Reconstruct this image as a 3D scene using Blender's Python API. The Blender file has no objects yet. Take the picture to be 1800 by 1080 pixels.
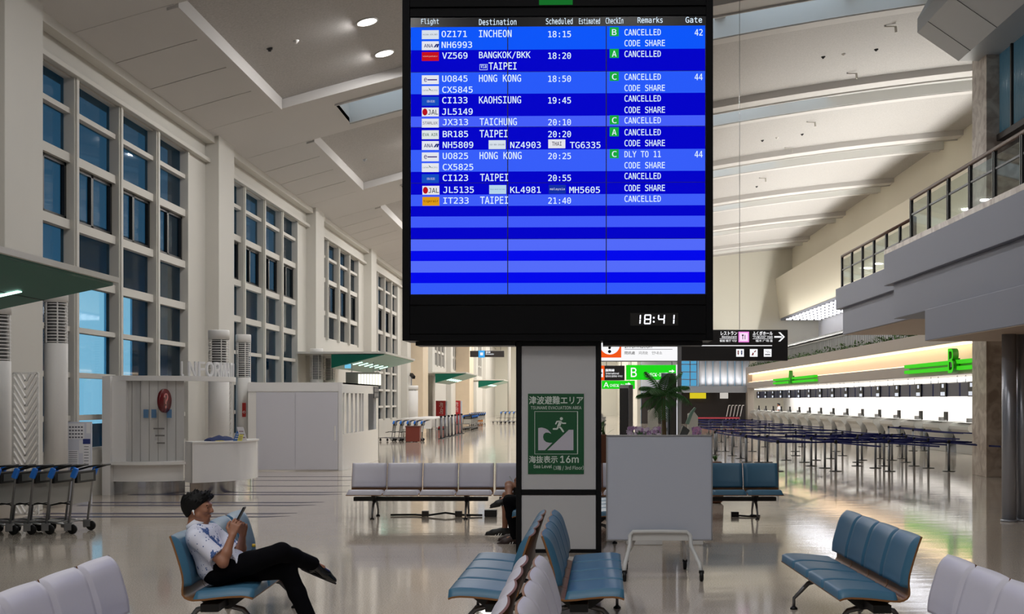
import bpy, bmesh, math, random
import numpy as np
from mathutils import Vector, Matrix, Euler
random.seed(7)
PI = math.pi
SC = bpy.context.scene
COL = SC.collection
# ------------------------------------------------------------------ camera, world, exposure
F, CX, CY, CH = 2200.0, 1010.0, 703.0, 1.9          # focal length and principal point in pixels, eye height in metres
cam_d = bpy.data.cameras.new('camera'); cam = bpy.data.objects.new('camera', cam_d); COL.objects.link(cam)
cam.location = (0, 0, CH); cam.rotation_euler = (PI/2, 0, 0)
cam_d.sensor_width = 36; cam_d.lens = F/1800*36
cam_d.shift_x = -(CX-900)/1800; cam_d.shift_y = (CY-540)/1800
cam_d.clip_start = 0.1; cam_d.clip_end = 600
SC.camera = cam
SC.view_settings.view_transform = 'Standard'; SC.view_settings.look = 'None'
SC.view_settings.exposure = 0.0; SC.view_settings.gamma = 1.0
SC.view_settings.use_curve_mapping = False
SC.cycles.max_bounces = 7; SC.cycles.diffuse_bounces = 4; SC.cycles.glossy_bounces = 4
SC.cycles.transparent_max_bounces = 12; SC.cycles.transmission_bounces = 4
SC.cycles.caustics_reflective = False; SC.cycles.caustics_refractive = False
SC.cycles.sample_clamp_indirect = 4.0
W = bpy.data.worlds.new('dusk'); SC.world = W; W.use_nodes = True
nt = W.node_tree; bg = nt.nodes['Background']
sky_geo = nt.nodes.new('ShaderNodeTexCoord'); sky_sep = nt.nodes.new('ShaderNodeSeparateXYZ'); ramp = nt.nodes.new('ShaderNodeValToRGB')
nt.links.new(sky_geo.outputs['Generated'], sky_sep.inputs[0]); nt.links.new(sky_sep.outputs['Z'], ramp.inputs[0])
ramp.color_ramp.elements[0].position = 0.0; ramp.color_ramp.elements[0].color = (0.12, 0.24, 0.33, 1)
ramp.color_ramp.elements[1].position = 0.45; ramp.color_ramp.elements[1].color = (0.010, 0.022, 0.031, 1)
nt.links.new(ramp.outputs[0], bg.inputs[0]); bg.inputs[1].default_value = 1.7

def light_area(name, loc, size, energy, color=(1, .95, .88), rot=(0, 0, 0), size_y=None, shape='DISK', spread=PI):
    d = bpy.data.lights.new(name, 'AREA'); d.energy = energy; d.color = color; d.shape = shape; d.size = size
    if size_y: d.size_y = size_y
    d.spread = spread
    o = bpy.data.objects.new(name, d); o.location = loc; o.rotation_euler = rot; COL.objects.link(o)
    return o
def zc(X): return 11.075 + .2215*X - .0041*X*X       # the arched ceiling's height
BAY0, BAY = 32.2, 12.1
E_BACK, E_DOWN, E_FAR, E_TROUGH, E_CHECK = 138, 95, 200, 3900, 2700
for k in range(-3, 10):                                # recessed ceiling downlights, a pair to each bay, in two rows
    for x in (-4.55, 0.6):
        for dy in (-4.7, -2.2):
            light_area('ceiling_downlight', (x, BAY0+BAY*k+dy, zc(x)+.165), .42, E_BACK if k < -1 else (E_DOWN*(.75 if k < 0 else 1.4) if k < 2 else (E_FAR if k < 6 else 320)), (1, .98, .955))
light_area('added_uplight_strip', (14.2, 68, 5.4), .025, E_TROUGH, (1, .975, .92), (PI, math.radians(-22), 0), 56, 'RECTANGLE')  # added strip lamp for the ceiling wash, cut off by its own baffle
light_area('wall_washer', (15.4, 70, 7.9), .1, 420, (1, .97, .9), (PI, math.radians(28), 0), 50, 'RECTANGLE')
light_area('check_in_lights', (15.0, 68, 2.72), 1.6, E_CHECK, (1, .98, .96), (0, 0, 0), 56, 'RECTANGLE')

# ------------------------------------------------------------------ helpers
def lin(c):
    return tuple((v/12.92 if v <= .04045 else ((v+.055)/1.055)**2.4) for v in [x/255 for x in c])
MATS = {}
def mat(name, rgb, rough=.5, metal=0.0, spec=.5, emit=None, es=1.0, var=0.0, vscale=4.0, bump=0.0, bscale=60.0, coat=0.0):
    if name in MATS: return MATS[name]
    m = bpy.data.materials.new(name); m.use_nodes = True; MATS[name] = m
    nt = m.node_tree; b = nt.nodes['Principled BSDF']
    c = lin(rgb)
    b.inputs['Base Color'].default_value = (*c, 1); b.inputs['Roughness'].default_value = rough
    b.inputs['Metallic'].default_value = metal; b.inputs['Specular IOR Level'].default_value = spec
    b.inputs['Coat Weight'].default_value = coat
    if emit is not None:
        b.inputs['Emission Color'].default_value = (*lin(emit), 1); b.inputs['Emission Strength'].default_value = es
    if var > 0 or bump > 0:
        tc = nt.nodes.new('ShaderNodeTexCoord')
    if var > 0:
        n = nt.nodes.new('ShaderNodeTexNoise'); n.inputs['Scale'].default_value = vscale; n.inputs['Detail'].default_value = 4
        nt.links.new(tc.outputs['Object'], n.inputs['Vector'])
        mx = nt.nodes.new('ShaderNodeMix'); mx.data_type = 'RGBA'
        mx.inputs[6].default_value = (*[v*(1-var) for v in c], 1); mx.inputs[7].default_value = (*[min(1, v*(1+var)) for v in c], 1)
        nt.links.new(n.outputs['Fac'], mx.inputs[0]); nt.links.new(mx.outputs[2], b.inputs['Base Color'])
    if bump > 0:
        n2 = nt.nodes.new('ShaderNodeTexNoise'); n2.inputs['Scale'].default_value = bscale; n2.inputs['Detail'].default_value = 3
        nt.links.new(tc.outputs['Object'], n2.inputs['Vector'])
        bp = nt.nodes.new('ShaderNodeBump'); bp.inputs['Strength'].default_value = bump; bp.inputs['Distance'].default_value = .01
        nt.links.new(n2.outputs['Fac'], bp.inputs['Height']); nt.links.new(bp.outputs['Normal'], b.inputs['Normal'])
    return m
def glass_mat(name, tint, refl=.9, rough=.02, ior=1.45):
    if name in MATS: return MATS[name]
    m = bpy.data.materials.new(name); m.use_nodes = True; MATS[name] = m; nt = m.node_tree
    nt.nodes.clear(); out = nt.nodes.new('ShaderNodeOutputMaterial')
    t = nt.nodes.new('ShaderNodeBsdfTransparent'); t.inputs[0].default_value = (*lin(tint), 1)
    g = nt.nodes.new('ShaderNodeBsdfGlossy'); g.inputs['Roughness'].default_value = rough; g.inputs[0].default_value = (refl, refl, refl, 1)
    lw = nt.nodes.new('ShaderNodeLayerWeight'); pw = nt.nodes.new('ShaderNodeMath'); pw.operation = 'POWER'; pw.inputs[1].default_value = 4.5
    ma = nt.nodes.new('ShaderNodeMath'); ma.operation = 'MULTIPLY_ADD'; ma.inputs[1].default_value = .9; ma.inputs[2].default_value = .025
    nt.links.new(lw.outputs['Facing'], pw.inputs[0]); nt.links.new(pw.outputs[0], ma.inputs[0])
    mx = nt.nodes.new('ShaderNodeMixShader'); nt.links.new(ma.outputs[0], mx.inputs[0])
    nt.links.new(t.outputs[0], mx.inputs[1]); nt.links.new(g.outputs[0], mx.inputs[2]); nt.links.new(mx.outputs[0], out.inputs[0])
    return m
def P(px, py, Y): return Vector(((px-CX)*Y/F, Y, CH+(CY-py)*Y/F))
ORG = {}
class MB:
    """collects shapes for ONE mesh part"""
    def __init__(s): s.v, s.f, s.sm = [], [], []
    def add(s, vs, fs, smooth=False):
        o = len(s.v); s.v += [tuple(v) for v in vs]
        s.f += [tuple(i+o for i in f) for f in fs]; s.sm += [smooth]*len(fs); return s
    def box(s, c, d, R=None):
        hx, hy, hz = d[0]/2, d[1]/2, d[2]/2; c = Vector(c)
        vs = [Vector((sx*hx, sy*hy, sz*hz)) for sx in (-1, 1) for sy in (-1, 1) for sz in (-1, 1)]
        if R is not None:
            M = R if isinstance(R, Matrix) else Euler(R).to_matrix(); vs = [M @ v for v in vs]
        return s.add([v+c for v in vs], [(0, 1, 3, 2), (4, 6, 7, 5), (0, 4, 5, 1), (2, 3, 7, 6), (0, 2, 6, 4), (1, 5, 7, 3)])
    def box2(s, a, b):
        a, b = Vector(a), Vector(b)
        return s.box((a+b)/2, [abs(v) for v in (b-a)])
    def bar(s, a, b, w, h, up=(0, 0, 1)):
        a, b = Vector(a), Vector(b); z = (b-a).normalized(); u = Vector(up)
        if abs(z.dot(u)) > .98: u = Vector((1, 0, 0))
        x = u.cross(z).normalized(); y = z.cross(x)
        M = Matrix((x, y, z)).transposed()
        return s.box((a+b)/2, (w, h, (b-a).length), M)
    def tube(s, pts, r, n=10, caps=True):
        pts = [Vector(p) for p in pts]; rs = r if isinstance(r, (list, tuple)) else [r]*len(pts)
        vs, fs = [], []; prev = None
        for i, p in enumerate(pts):
            t = (pts[min(i+1, len(pts)-1)]-pts[max(i-1, 0)]).normalized()
            if prev is None:
                u = Vector((0, 0, 1)) if abs(t.z) < .9 else Vector((1, 0, 0)); x = u.cross(t).normalized()
            else:
                x = (prev-t*prev.dot(t)).normalized()
            prev = x; y = t.cross(x)
            vs += [p+(x*math.cos(2*PI*j/n)+y*math.sin(2*PI*j/n))*rs[i] for j in range(n)]
        for i in range(len(pts)-1):
            for j in range(n):
                fs.append((i*n+j, i*n+(j+1) % n, (i+1)*n+(j+1) % n, (i+1)*n+j))
        s.add(vs, fs, True)
        if caps:
            o = len(s.v)-len(vs)
            s.f += [tuple(o+j for j in range(n))[::-1], tuple(o+(len(pts)-1)*n+j for j in range(n))]; s.sm += [False, False]
        return s
    def cyl(s, a, b, r, r2=None, n=20): return s.tube([a, b], [r, r if r2 is None else r2], n)
    def lathe(s, prof, c=(0, 0, 0), n=24, smooth=True, axis='z', caps=True):
        c = Vector(c); vs, fs = [], []
        for (r, z) in prof:
            for j in range(n):
                a = 2*PI*j/n; p = (r*math.cos(a), r*math.sin(a), z)
                if axis == 'y': p = (p[0], p[2], p[1])
                if axis == 'x': p = (p[2], p[0], p[1])
                vs.append(c+Vector(p))
        m = len(prof)
        for i in range(m-1):
            for j in range(n): fs.append((i*n+j, i*n+(j+1) % n, (i+1)*n+(j+1) % n, (i+1)*n+j))
        s.add(vs, fs, smooth); o = len(s.v)-len(vs)
        if not caps: return s
        s.f += [tuple(o+j for j in range(n))[::-1], tuple(o+(m-1)*n+j for j in range(n))]; s.sm += [False, False]
        return s
    def prism(s, poly, ext, smooth=False):
        """poly: 3D points of a planar outline; ext: extrusion vector"""
        n = len(poly); a = [Vector(p) for p in poly]; e = Vector(ext); vs = a+[p+e for p in a]
        s.add(vs, [(i, (i+1) % n, n+(i+1) % n, n+i) for i in range(n)], smooth)
        o = len(s.v)-2*n
        s.f += [tuple(o+i for i in range(n))[::-1], tuple(o+n+i for i in range(n))]; s.sm += [False, False]
        return s
    def ell(s, c, r, R=None, nu=14, nv=9):
        c = Vector(c); M = None if R is None else Euler(R).to_matrix(); vs, fs = [], []
        for i in range(nv+1):
            th = PI*i/nv
            for j in range(nu):
                a = 2*PI*j/nu; p = Vector((r[0]*math.sin(th)*math.cos(a), r[1]*math.sin(th)*math.sin(a), r[2]*math.cos(th)))
                vs.append(c+(M @ p if M else p))
        for i in range(nv):
            for j in range(nu): fs.append((i*nu+j, (i+1)*nu+j, (i+1)*nu+(j+1) % nu, i*nu+(j+1) % nu))
        return s.add(vs, fs, True)
    def grid(s, rows, smooth=True, closeu=False):
        n = len(rows[0]); vs = [v for r in rows for v in r]; fs = []
        for i in range(len(rows)-1):
            for j in range(n if closeu else n-1): fs.append((i*n+j, i*n+(j+1) % n, (i+1)*n+(j+1) % n, (i+1)*n+j))
        return s.add(vs, fs, smooth)
    def build(s, name, m, parent=None, bevel=0, local=False, segs=2, fix=True):
        me = bpy.data.meshes.new(name)
        off = Vector((0, 0, 0)) if (local or parent is None) else ORG.get(parent.name, Vector((0, 0, 0)))
        me.from_pydata([(v[0]-off[0], v[1]-off[1], v[2]-off[2]) for v in s.v], [], s.f)
        me.polygons.foreach_set('use_smooth', s.sm)
        if fix:
            bm = bmesh.new(); bm.from_mesh(me); bmesh.ops.recalc_face_normals(bm, faces=bm.faces); bm.to_mesh(me); bm.free()
        if m is not None: me.materials.append(m)
        o = bpy.data.objects.new(name, me); COL.objects.link(o)
        if parent is not None:
            o.parent = parent; ORG[o.name] = off
        if bevel:
            md = o.modifiers.new('bevel', 'BEVEL'); md.width = bevel; md.segments = segs; md.limit_method = 'ANGLE'; md.angle_limit = math.radians(40)
        return o
def thing(name, label, cat, loc=(0, 0, 0), rotz=0.0, group=None):
    o = bpy.data.objects.new(name, None); COL.objects.link(o); o.empty_display_size = .1
    o.location = loc; o.rotation_euler = (0, 0, rotz); ORG[o.name] = Vector(loc)
    return tag(o, label, cat, group)
def tag(o, label, cat, group=None):
    o['label'] = label; o['category'] = cat
    if group: o['group'] = group
    return o
def struct(name, mb, m, bevel=0, **k):
    o = mb.build(name, m, None, bevel, **k); o['kind'] = 'structure'; return o
def copy_tree(o, parent=None):
    c = o.copy(); COL.objects.link(c)
    if parent is not None: c.parent = parent
    for ch in list(o.children): copy_tree(ch, c)
    return c
def dup(root, loc, rotz, label, group=None):
    c = copy_tree(root); c.location = loc; c.rotation_euler = (0, 0, rotz); c['label'] = label
    if group: c['group'] = group
    return c
TXT = {}
FONTS = {}
def font(name):
    if name not in FONTS:
        try: FONTS[name] = bpy.data.fonts.load(bpy.utils.system_resource('DATAFILES')+'/fonts/'+name)
        except Exception: FONTS[name] = None
    return FONTS[name]
FONT_NOW = 'Inter.woff2'
def text_mesh(s, bold=0.0):
    key = (s, bold, FONT_NOW)
    if key in TXT: return TXT[key]
    cu = bpy.data.curves.new('lettering', 'FONT'); cu.body = s; fo = font(FONT_NOW if s.isascii() else 'Noto Sans CJK Regular.woff2'); cu.font = fo or cu.font; cu.size = 1.0; cu.resolution_u = 3; cu.offset = bold
    o = bpy.data.objects.new('lettering', cu); COL.objects.link(o)
    bpy.context.view_layer.update()
    me = bpy.data.meshes.new_from_object(o.evaluated_get(bpy.context.evaluated_depsgraph_get()))
    bpy.data.objects.remove(o); bpy.data.curves.remove(cu)
    v = [tuple(x.co) for x in me.vertices]; f = [tuple(p.vertices) for p in me.polygons]
    bpy.data.meshes.remove(me)
    if v:
        x0, x1 = min(p[0] for p in v), max(p[0] for p in v); y0, y1 = min(p[1] for p in v), max(p[1] for p in v)
    else: x0, x1, y0, y1 = 0, 1, 0, 1
    TXT[key] = (v, f, x0, x1, y0, y1); return TXT[key]
def add_text(mb, s, o, ux, uz, w, h, bold=0.0, depth=0.0):
    """lettering fitted to the rectangle at o (lower left corner), ux/uz unit vectors, w wide and h high; depth extrudes backwards"""
    if bold > .009 or (bold > 0 and not s.isascii()):
        _, _, x0, x1, y0, y1 = text_mesh(s, 0); o, ux, uz = Vector(o), Vector(ux), Vector(uz); n_ = ux.cross(uz)
        e = min(bold, .03)*.55; dx, dz = ux*(e/(x1-x0)*w), uz*(e/(y1-y0)*h)
        for i, d in enumerate((dx*0, dx, -dx, dz, -dz)): add_text(mb, s, o+d+n_*.0002*i, ux, uz, w, h, 0.0, depth)
        return mb
    v, f, x0, x1, y0, y1 = text_mesh(s, bold)
    o, ux, uz = Vector(o), Vector(ux), Vector(uz); nrm = ux.cross(uz)
    pts = [o+ux*((p[0]-x0)/max(x1-x0, 1e-6)*w)+uz*((p[1]-y0)/max(y1-y0, 1e-6)*h) for p in v]
    if depth <= 0: return mb.add(pts, f)
    n = len(pts); back = [p-nrm*depth for p in pts]
    cnt = {}
    for q in f:
        for a, b in zip(q, q[1:]+q[:1]): cnt[(a, b)] = 1
    sides = [(b, a, a+n, b+n) for (a, b) in cnt if (b, a) not in cnt]
    return mb.add(pts+back, list(f)+[tuple(i+n for i in q[::-1]) for q in f]+sides)
X_, Y_, Z_ = Vector((1, 0, 0)), Vector((0, 1, 0)), Vector((0, 0, 1))
ORD = 'first second third fourth fifth sixth seventh eighth ninth tenth eleventh twelfth thirteenth fourteenth fifteenth sixteenth seventeenth eighteenth nineteenth twentieth'.split()

# ------------------------------------------------------------------ materials
M_cream = mat('cream_paint', (206, 203, 196), .6, var=.04, vscale=.6)
M_white = mat('white_paint', (232, 230, 228), .45)
M_gloss_white = mat('gloss_white_panel', (232, 231, 232), .12)
M_black = mat('black_satin', (9, 9, 12), .4, spec=.22)
M_blackpl = mat('black_plastic', (14, 14, 16), .45, spec=.3)
M_alu = mat('aluminium', (175, 176, 180), .3, .9)
M_steel = mat('polished_steel', (190, 190, 192), .12, 1.0)
M_darkmetal = mat('dark_metal', (60, 60, 62), .35, .8)
M_greypanel = mat('grey_panel', (178, 180, 188), .5)
M_wood = mat('plywood_edge', (132, 90, 50), .45, var=.15, vscale=14)
M_blue = mat('blue_leather', (62, 108, 136), .42, var=.05, vscale=6, bump=.08, bscale=220)
M_wleather = mat('white_leather', (200, 197, 208), .42, var=.03, vscale=5, bump=.06, bscale=220)
M_navy = mat('navy_belt', (8, 16, 76), .7, spec=.2)
M_glass_out = glass_mat('tinted_window_glass', (158, 190, 205), .4, .03)
M_glass = glass_mat('clear_glass', (240, 247, 244), .9)
M_mez = mat('mezzanine_grey_panel', (128, 132, 148), .5)
M_tan = mat('tan_soffit', (186, 166, 148), .55)
def marble():
    m = mat('marble', (196, 184, 170), .3); nt = m.node_tree; b = nt.nodes['Principled BSDF']
    tc = nt.nodes.new('ShaderNodeTexCoord'); n = nt.nodes.new('ShaderNodeTexNoise'); n.inputs['Scale'].default_value = 2.5; n.inputs['Detail'].default_value = 9; n.inputs['Distortion'].default_value = 1.2
    r = nt.nodes.new('ShaderNodeValToRGB'); r.color_ramp.elements[0].position = .38; r.color_ramp.elements[0].color = (*lin((168, 152, 138)), 1)
    r.color_ramp.elements[1].position = .6; r.color_ramp.elements[1].color = (*lin((208, 197, 184)), 1)
    nt.links.new(tc.outputs['Object'], n.inputs[0]); nt.links.new(n.outputs['Fac'], r.inputs[0]); nt.links.new(r.outputs[0], b.inputs['Base Color']); return m
M_marble = marble()
def floor_mat():
    m = mat('polished_terrazzo', (176, 164, 150), .14); nt = m.node_tree; b = nt.nodes['Principled BSDF']
    tc = nt.nodes.new('ShaderNodeTexCoord')
    n = nt.nodes.new('ShaderNodeTexNoise'); n.inputs['Scale'].default_value = 70; n.inputs['Detail'].default_value = 3
    r = nt.nodes.new('ShaderNodeValToRGB')
    r.color_ramp.elements[0].position = .35; r.color_ramp.elements[0].color = (*lin((172, 159, 145)), 1)
    r.color_ramp.elements[1].position = .62; r.color_ramp.elements[1].color = (*lin((212, 200, 186)), 1)
    nt.links.new(tc.outputs['Object'], n.inputs[0]); nt.links.new(n.outputs['Fac'], r.inputs[0]); nt.links.new(r.outputs[0], b.inputs['Base Color'])
    n2 = nt.nodes.new('ShaderNodeTexNoise'); n2.inputs['Scale'].default_value = 1.3; n2.inputs['Detail'].default_value = 5
    r2 = nt.nodes.new('ShaderNodeMapRange'); r2.inputs[3].default_value = .045; r2.inputs[4].default_value = .11
    nt.links.new(tc.outputs['Object'], n2.inputs[0]); nt.links.new(n2.outputs['Fac'], r2.inputs[0]); nt.links.new(r2.outputs[0], b.inputs['Roughness'])
    n3 = nt.nodes.new('ShaderNodeTexNoise'); n3.inputs['Scale'].default_value = 2.2; n3.inputs['Detail'].default_value = 2
    bp = nt.nodes.new('ShaderNodeBump'); bp.inputs['Strength'].default_value = .12; bp.inputs['Distance'].default_value = .012
    mp = nt.nodes.new('ShaderNodeMapping'); mp.inputs['Scale'].default_value = (.35, 1.6, 1); nt.links.new(tc.outputs['Object'], mp.inputs[0]); nt.links.new(mp.outputs[0], n3.inputs[0]); nt.links.new(n3.outputs['Fac'], bp.inputs['Height']); nt.links.new(bp.outputs[0], b.inputs['Normal'])
    b.inputs['Specular IOR Level'].default_value = .8
    return m
M_floor = floor_mat()
def perf_mat():
    return mat('perforated_ceiling', (178, 175, 173), .7, var=.32, vscale=24)
M_perf = perf_mat()
M_board = mat('ceiling_board', (202, 199, 197), .65, var=.03, vscale=.5)
def emis(name, rgb, s=1.0): return mat(name, (2, 2, 2), .6, spec=.05, emit=rgb, es=s)
M_lamp = emis('lamp_white', (255, 250, 242), 9.0)
# ------------------------------------------------------------------ the hall: floor, walls, ceiling
mb = MB(); mb.box2((-9.6, -14, -.2), (20.5, 150, 0)); struct('floor', mb, M_floor)
# inlaid pairs of dark strips in the floor by the information counter
for i, (ya, xr) in enumerate(((838.5, 622), (845, 612), (855, 598), (866, 592), (870, 582), (884, 549), (889, 534), (903.5, 499), (909, 485))):
    Y = CH*F/(ya-CY); w = .11 if i > 2 else .08
    mb = MB(); xr_ = (xr-CX)*Y/F
    mb.prism([(-8.9, Y-w, .0005), (xr_-.2, Y-w, .0005), (xr_+.2, Y+w, .0005), (-8.9, Y+w, .0005)], (0, 0, .002))
    struct('trim_%d' % (i+1), mb, mat('floor_strip', (44, 46, 84), .25))
# window wall on the left
XW = -9.5
bays = list(range(-3, 9))
ROWS = [.9, 1.55, 2.37, 3.24, 4.19, 5.21, 6.47, 7.36, 8.03]
wl = MB(); pil = []
for k in bays:
    y0 = BAY0+BAY*k; yp = y0-BAY                         # pier y0..y0+1.5, bay yp+1.5..y0
    wl.box2((XW-.5, y0-1.45, 0), (XW, y0+1.35, 8.03))
    pb = MB(); pb.box2((XW-.1, y0, 0), (XW+.35, y0+1.45, 9.2)); pil.append(pb)
    lo = .9 if k <= 1 or k == 3 else 4.19
    ya, yb = yp+1.35, y0-1.45
    wl.box2((XW-.5, ya, 0), (XW, yb, lo))
    wl.box2((XW-.5, yp, 8.03), (XW, y0+1.5, 9.3))
    # window
    fr = MB(); gl = MB(); sash = MB(); xg = XW-.16
    rows = [r for r in ROWS if r >= lo-.01]
    cols = [ya+(yb-ya)*i/4 for i in range(5)]
    for i, c in enumerate(cols):
        w = .11
        fr.box2((xg-.06, c-w if i else c, lo), (XW+.04, c+w if i < 4 else c, 8.03))
        if 0 < i < 4: fr.box2((XW+.04, c-.055, lo), (XW+.07, c+.055, 8.03))
    for r in rows:
        h = .085 if r in (5.21, 6.47, 4.19) else .05
        fr.box2((xg-.05, ya, r-h), (XW-.03, yb, r+h))
    for i in range(4):
        a, b = cols[i]+.11, cols[i+1]-.11
        z0, z1 = 5.21+.085, 6.47-.085
        for (p, q) in (((a, z0), (b, z0+.07)), ((a, z1-.07), (b, z1)), ((a, z0), (a+.09, z1)), ((b-.09, z0), (b, z1)), (((a+b)/2-.06, z0), ((a+b)/2+.06, z1))):
            sash.box2((xg-.03, p[0], p[1]), (xg+.05, q[0], q[1]))
    gl.box2((xg-.01, ya, lo), (xg, yb, 8.03))
    wn = struct('window_%d' % (k+4), fr, M_cream)
    gl.build('glass', M_glass_out, wn); sash.build('sash', mat('black_sash', (20, 21, 24), .4), wn)
wl.box2((XW-.5, -14, 0), (XW, BAY0-BAY*4, 9.3)); wl.box2((XW-.5, BAY0+BAY*8, 0), (XW, 150, 9.3))
struct('wall_left', wl, M_cream)
for i, pb in enumerate(pil): struct('pillar_%d' % (i+1), pb, M_cream, .012)
mb = MB(); mb.box2((XW-.0, -14, 8.0), (XW+.14, 150, 8.1)); mb.box2((XW, -14, 8.5), (XW+.25, 150, 8.75)); struct('trim_12', mb, M_cream, .01)
# cream stone blocks standing off the left wall far down the hall
for i, (ya, yb, x) in enumerate(((71, 73.5, -8.6), (100, 104, -8.4))):
    mb = MB(); mb.box2((XW, ya, 0), (x, yb, 9.0)); struct('wall_left_stone_%d' % (i+1), mb, mat('cream_stone', (226, 208, 182), .5, var=.07, vscale=2))
# outside the windows: a neighbouring building in the dusk, with lit openings
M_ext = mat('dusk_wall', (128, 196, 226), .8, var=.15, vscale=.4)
mb = MB()
xs = -14.0
ops = [(34.9, 37.4, 1.2, 5.25), (38.65, 39.6, 2.55, 5.25)]
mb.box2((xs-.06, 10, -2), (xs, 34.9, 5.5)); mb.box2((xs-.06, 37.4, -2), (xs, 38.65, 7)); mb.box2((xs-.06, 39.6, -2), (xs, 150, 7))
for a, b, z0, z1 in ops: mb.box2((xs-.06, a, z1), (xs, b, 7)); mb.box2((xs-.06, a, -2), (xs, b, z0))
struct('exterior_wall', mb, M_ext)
mb = MB()
for a, b, z0, z1 in ops: mb.box2((xs-.16, a-.3, z0-.3), (xs-.08, b+.3, z1+.3))
struct('exterior_lit_openings', mb, emis('lit_opening', (240, 250, 252), 2.3))
mb = MB(); mb.box2((-40, 0, -.5), (-10.1, 150, -.3)); struct('exterior_ground', mb, mat('outside_ground', (60, 66, 72), .8))

# ceiling
XR = 17.5
def strip(mb, xs_, y0, y1, dz=0.0, th=.12):
    for a, b in zip(xs_[:-1], xs_[1:]):
        za, zb = zc(a)+dz, zc(b)+dz
        mb.add([(a, y0, za), (b, y0, zb), (b, y1, zb), (a, y1, za), (a, y0, za+th), (b, y0, zb+th), (b, y1, zb+th), (a, y1, za+th)],
               [(0, 1, 2, 3), (7, 6, 5, 4), (0, 4, 5, 1), (1, 5, 6, 2), (2, 6, 7, 3), (3, 7, 4, 0)])
def xr(a, b, n): return [a+(b-a)*i/n for i in range(n+1)]
XC = -7.4
boards, perf, band, curb, sky, slotw = MB(), MB(), MB(), MB(), MB(), MB()
for k in range(-3, 10):
    b0 = BAY0+BAY*k-.7; b1 = b0+3.7                       # transverse band under the skylight slot
    p0, p1 = b0-BAY+3.7, b0                               # the coffer before it
    for i in range(4):
        d = (p1-p0)/4; strip(boards, xr(-9.6, XC, 4), p0+d*i+.02, p0+d*(i+1)-.02)
    strip(perf, xr(XC, XR, 26), p0, p1, .24)
    # lip along the coffer's left edge and its two end drops
    for a, b in zip(xr(XC-.16, XC+.06, 2)[:-1], xr(XC-.16, XC+.06, 2)[1:]):
        strip(curb, [a, b], p0+.1, p1-.1, -.05, .4)
    for yy in (p0, p1): strip(band, xr(XC, XR, 26), yy-.03, yy+.03, -.0, .4)
    s0, s1 = b0+.9, b0+3.0
    strip(band, xr(-9.6, -6.2, 4), b0, b1); strip(band, xr(-6.2, XR, 24), b0, s0); strip(band, xr(-6.2, XR, 24), s1, b1)
    strip(band, xr(-6.2, XR, 24), s0-.06, s0, -.05, .1); strip(band, xr(-6.2, XR, 24), s1, s1+.06, -.05, .1)
    for yy in (s0, s1): strip(slotw, xr(-6.2, XR, 24), yy-.04, yy+.04, -.02, 1.12)
    strip(slotw, [-6.3, -6.2], s0, s1, .0, 1.1)
    for xx in (-3.2, 0.4, 4.0, 7.6): strip(slotw, [xx-.15, xx+.15], s0, s1, .5, .5)
    strip(slotw, xr(9.4, XR, 8), s0, s1, .35, .1)
    strip(sky, xr(-6.2, 9.4, 16), s0, s1, 1.05, .05)
ceil = struct('ceiling', boards, M_board)
o = perf.build('perforated_panel', M_perf, ceil); o = band.build('band', M_board, ceil); curb.build('lip', M_board, ceil)
slotw.build('skylight_shaft', mat('shaft_white', (226, 226, 224), .6), ceil)
sky.build('skylight_glass', emis('dusk_skylight', (200, 220, 236), 1.25), ceil)
mb = MB(); strip(mb, xr(-9.6, XR, 20), -14, 150, 1.3, .1); mb.box2((-9.6, -14, 9.3), (-9.3, 150, 10.6)); struct('roof', mb, M_board)
for i, (x, y) in enumerate(((-4.56, 27.5), (-4.56, 30.0))):
    t = thing('recessed_downlight', 'bright round ceiling downlight left of the board, %s one' % ('upper left' if i == 0 else 'lower right'), 'ceiling light', (x, y, zc(x)+.226))
    t.rotation_euler = (0, -math.atan(.2215-.0082*x), 0)
    mb = MB(); mb.lathe([(.215, -.012), (.25, -.008), (.25, .01), (.215, .01), (.215, -.012)], (0, 0, 0), 28, caps=False); mb.build('trim_ring', M_white, t, local=True)
    mb = MB(); mb.lathe([(.01, -.006), (.215, -.006), (.215, .008), (.01, .008)], (0, 0, 0), 28); mb.build('lens', M_lamp, t, local=True)
# ends and right side of the hall
mb = MB(); mb.box2((-9.6, -14.3, 0), (20.5, -14, 16)); struct('wall_back', mb, M_cream)
mb = MB(); mb.box2((5.0, 99.5, 5.2), (XR+3, 100, 16)); mb.box2((13.9, 99.5, 0), (20.5, 100, 5.2)); mb.box2((-9.6, 149.7, 0), (5.3, 150, 14)); mb.box2((5.0, 100, 0), (5.3, 150, 14)); struct('wall_far', mb, mat('cream_end_wall', (222, 219, 206), .6))
mb = MB(); mb.prism([(16.3, -2, 8.35), (15.95, -2, 11.5), (17.3, -2, 11.6), (17.3, -2, 14.5), (17.6, -2, 14.5), (17.6, -2, 8.35)], (0, 101.5, 0)); struct('wall_right_upper', mb, mat('cream_plaster', (224, 218, 200), .6))
mb = MB(); mb.box2((16.4, -2, 8.2), (20, 99.5, 8.34)); struct('trim_13', mb, M_mez)
mb = MB(); mb.box2((19.4, 38, 4.4), (19.6, 99.5, 8.3)); struct('wall_right_middle', mb, mat('lit_white', (235, 236, 242), .6))
mb = MB(); mb.box2((16.6, 39, 0), (16.8, 99.5, 3.0)); struct('wall_right_lower', mb, mat('check_in_white', (244, 244, 244), .5))
mb = MB(); mb.box2((14.0, -14, 0), (14.2, 39, 3.0)); mb.box2((14.0, 39, 0), (16.8, 39.2, 3.0)); mb.box2((20.4, -14, 0), (20.6, 150, 16)); struct('wall_right', mb, M_cream)
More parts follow.
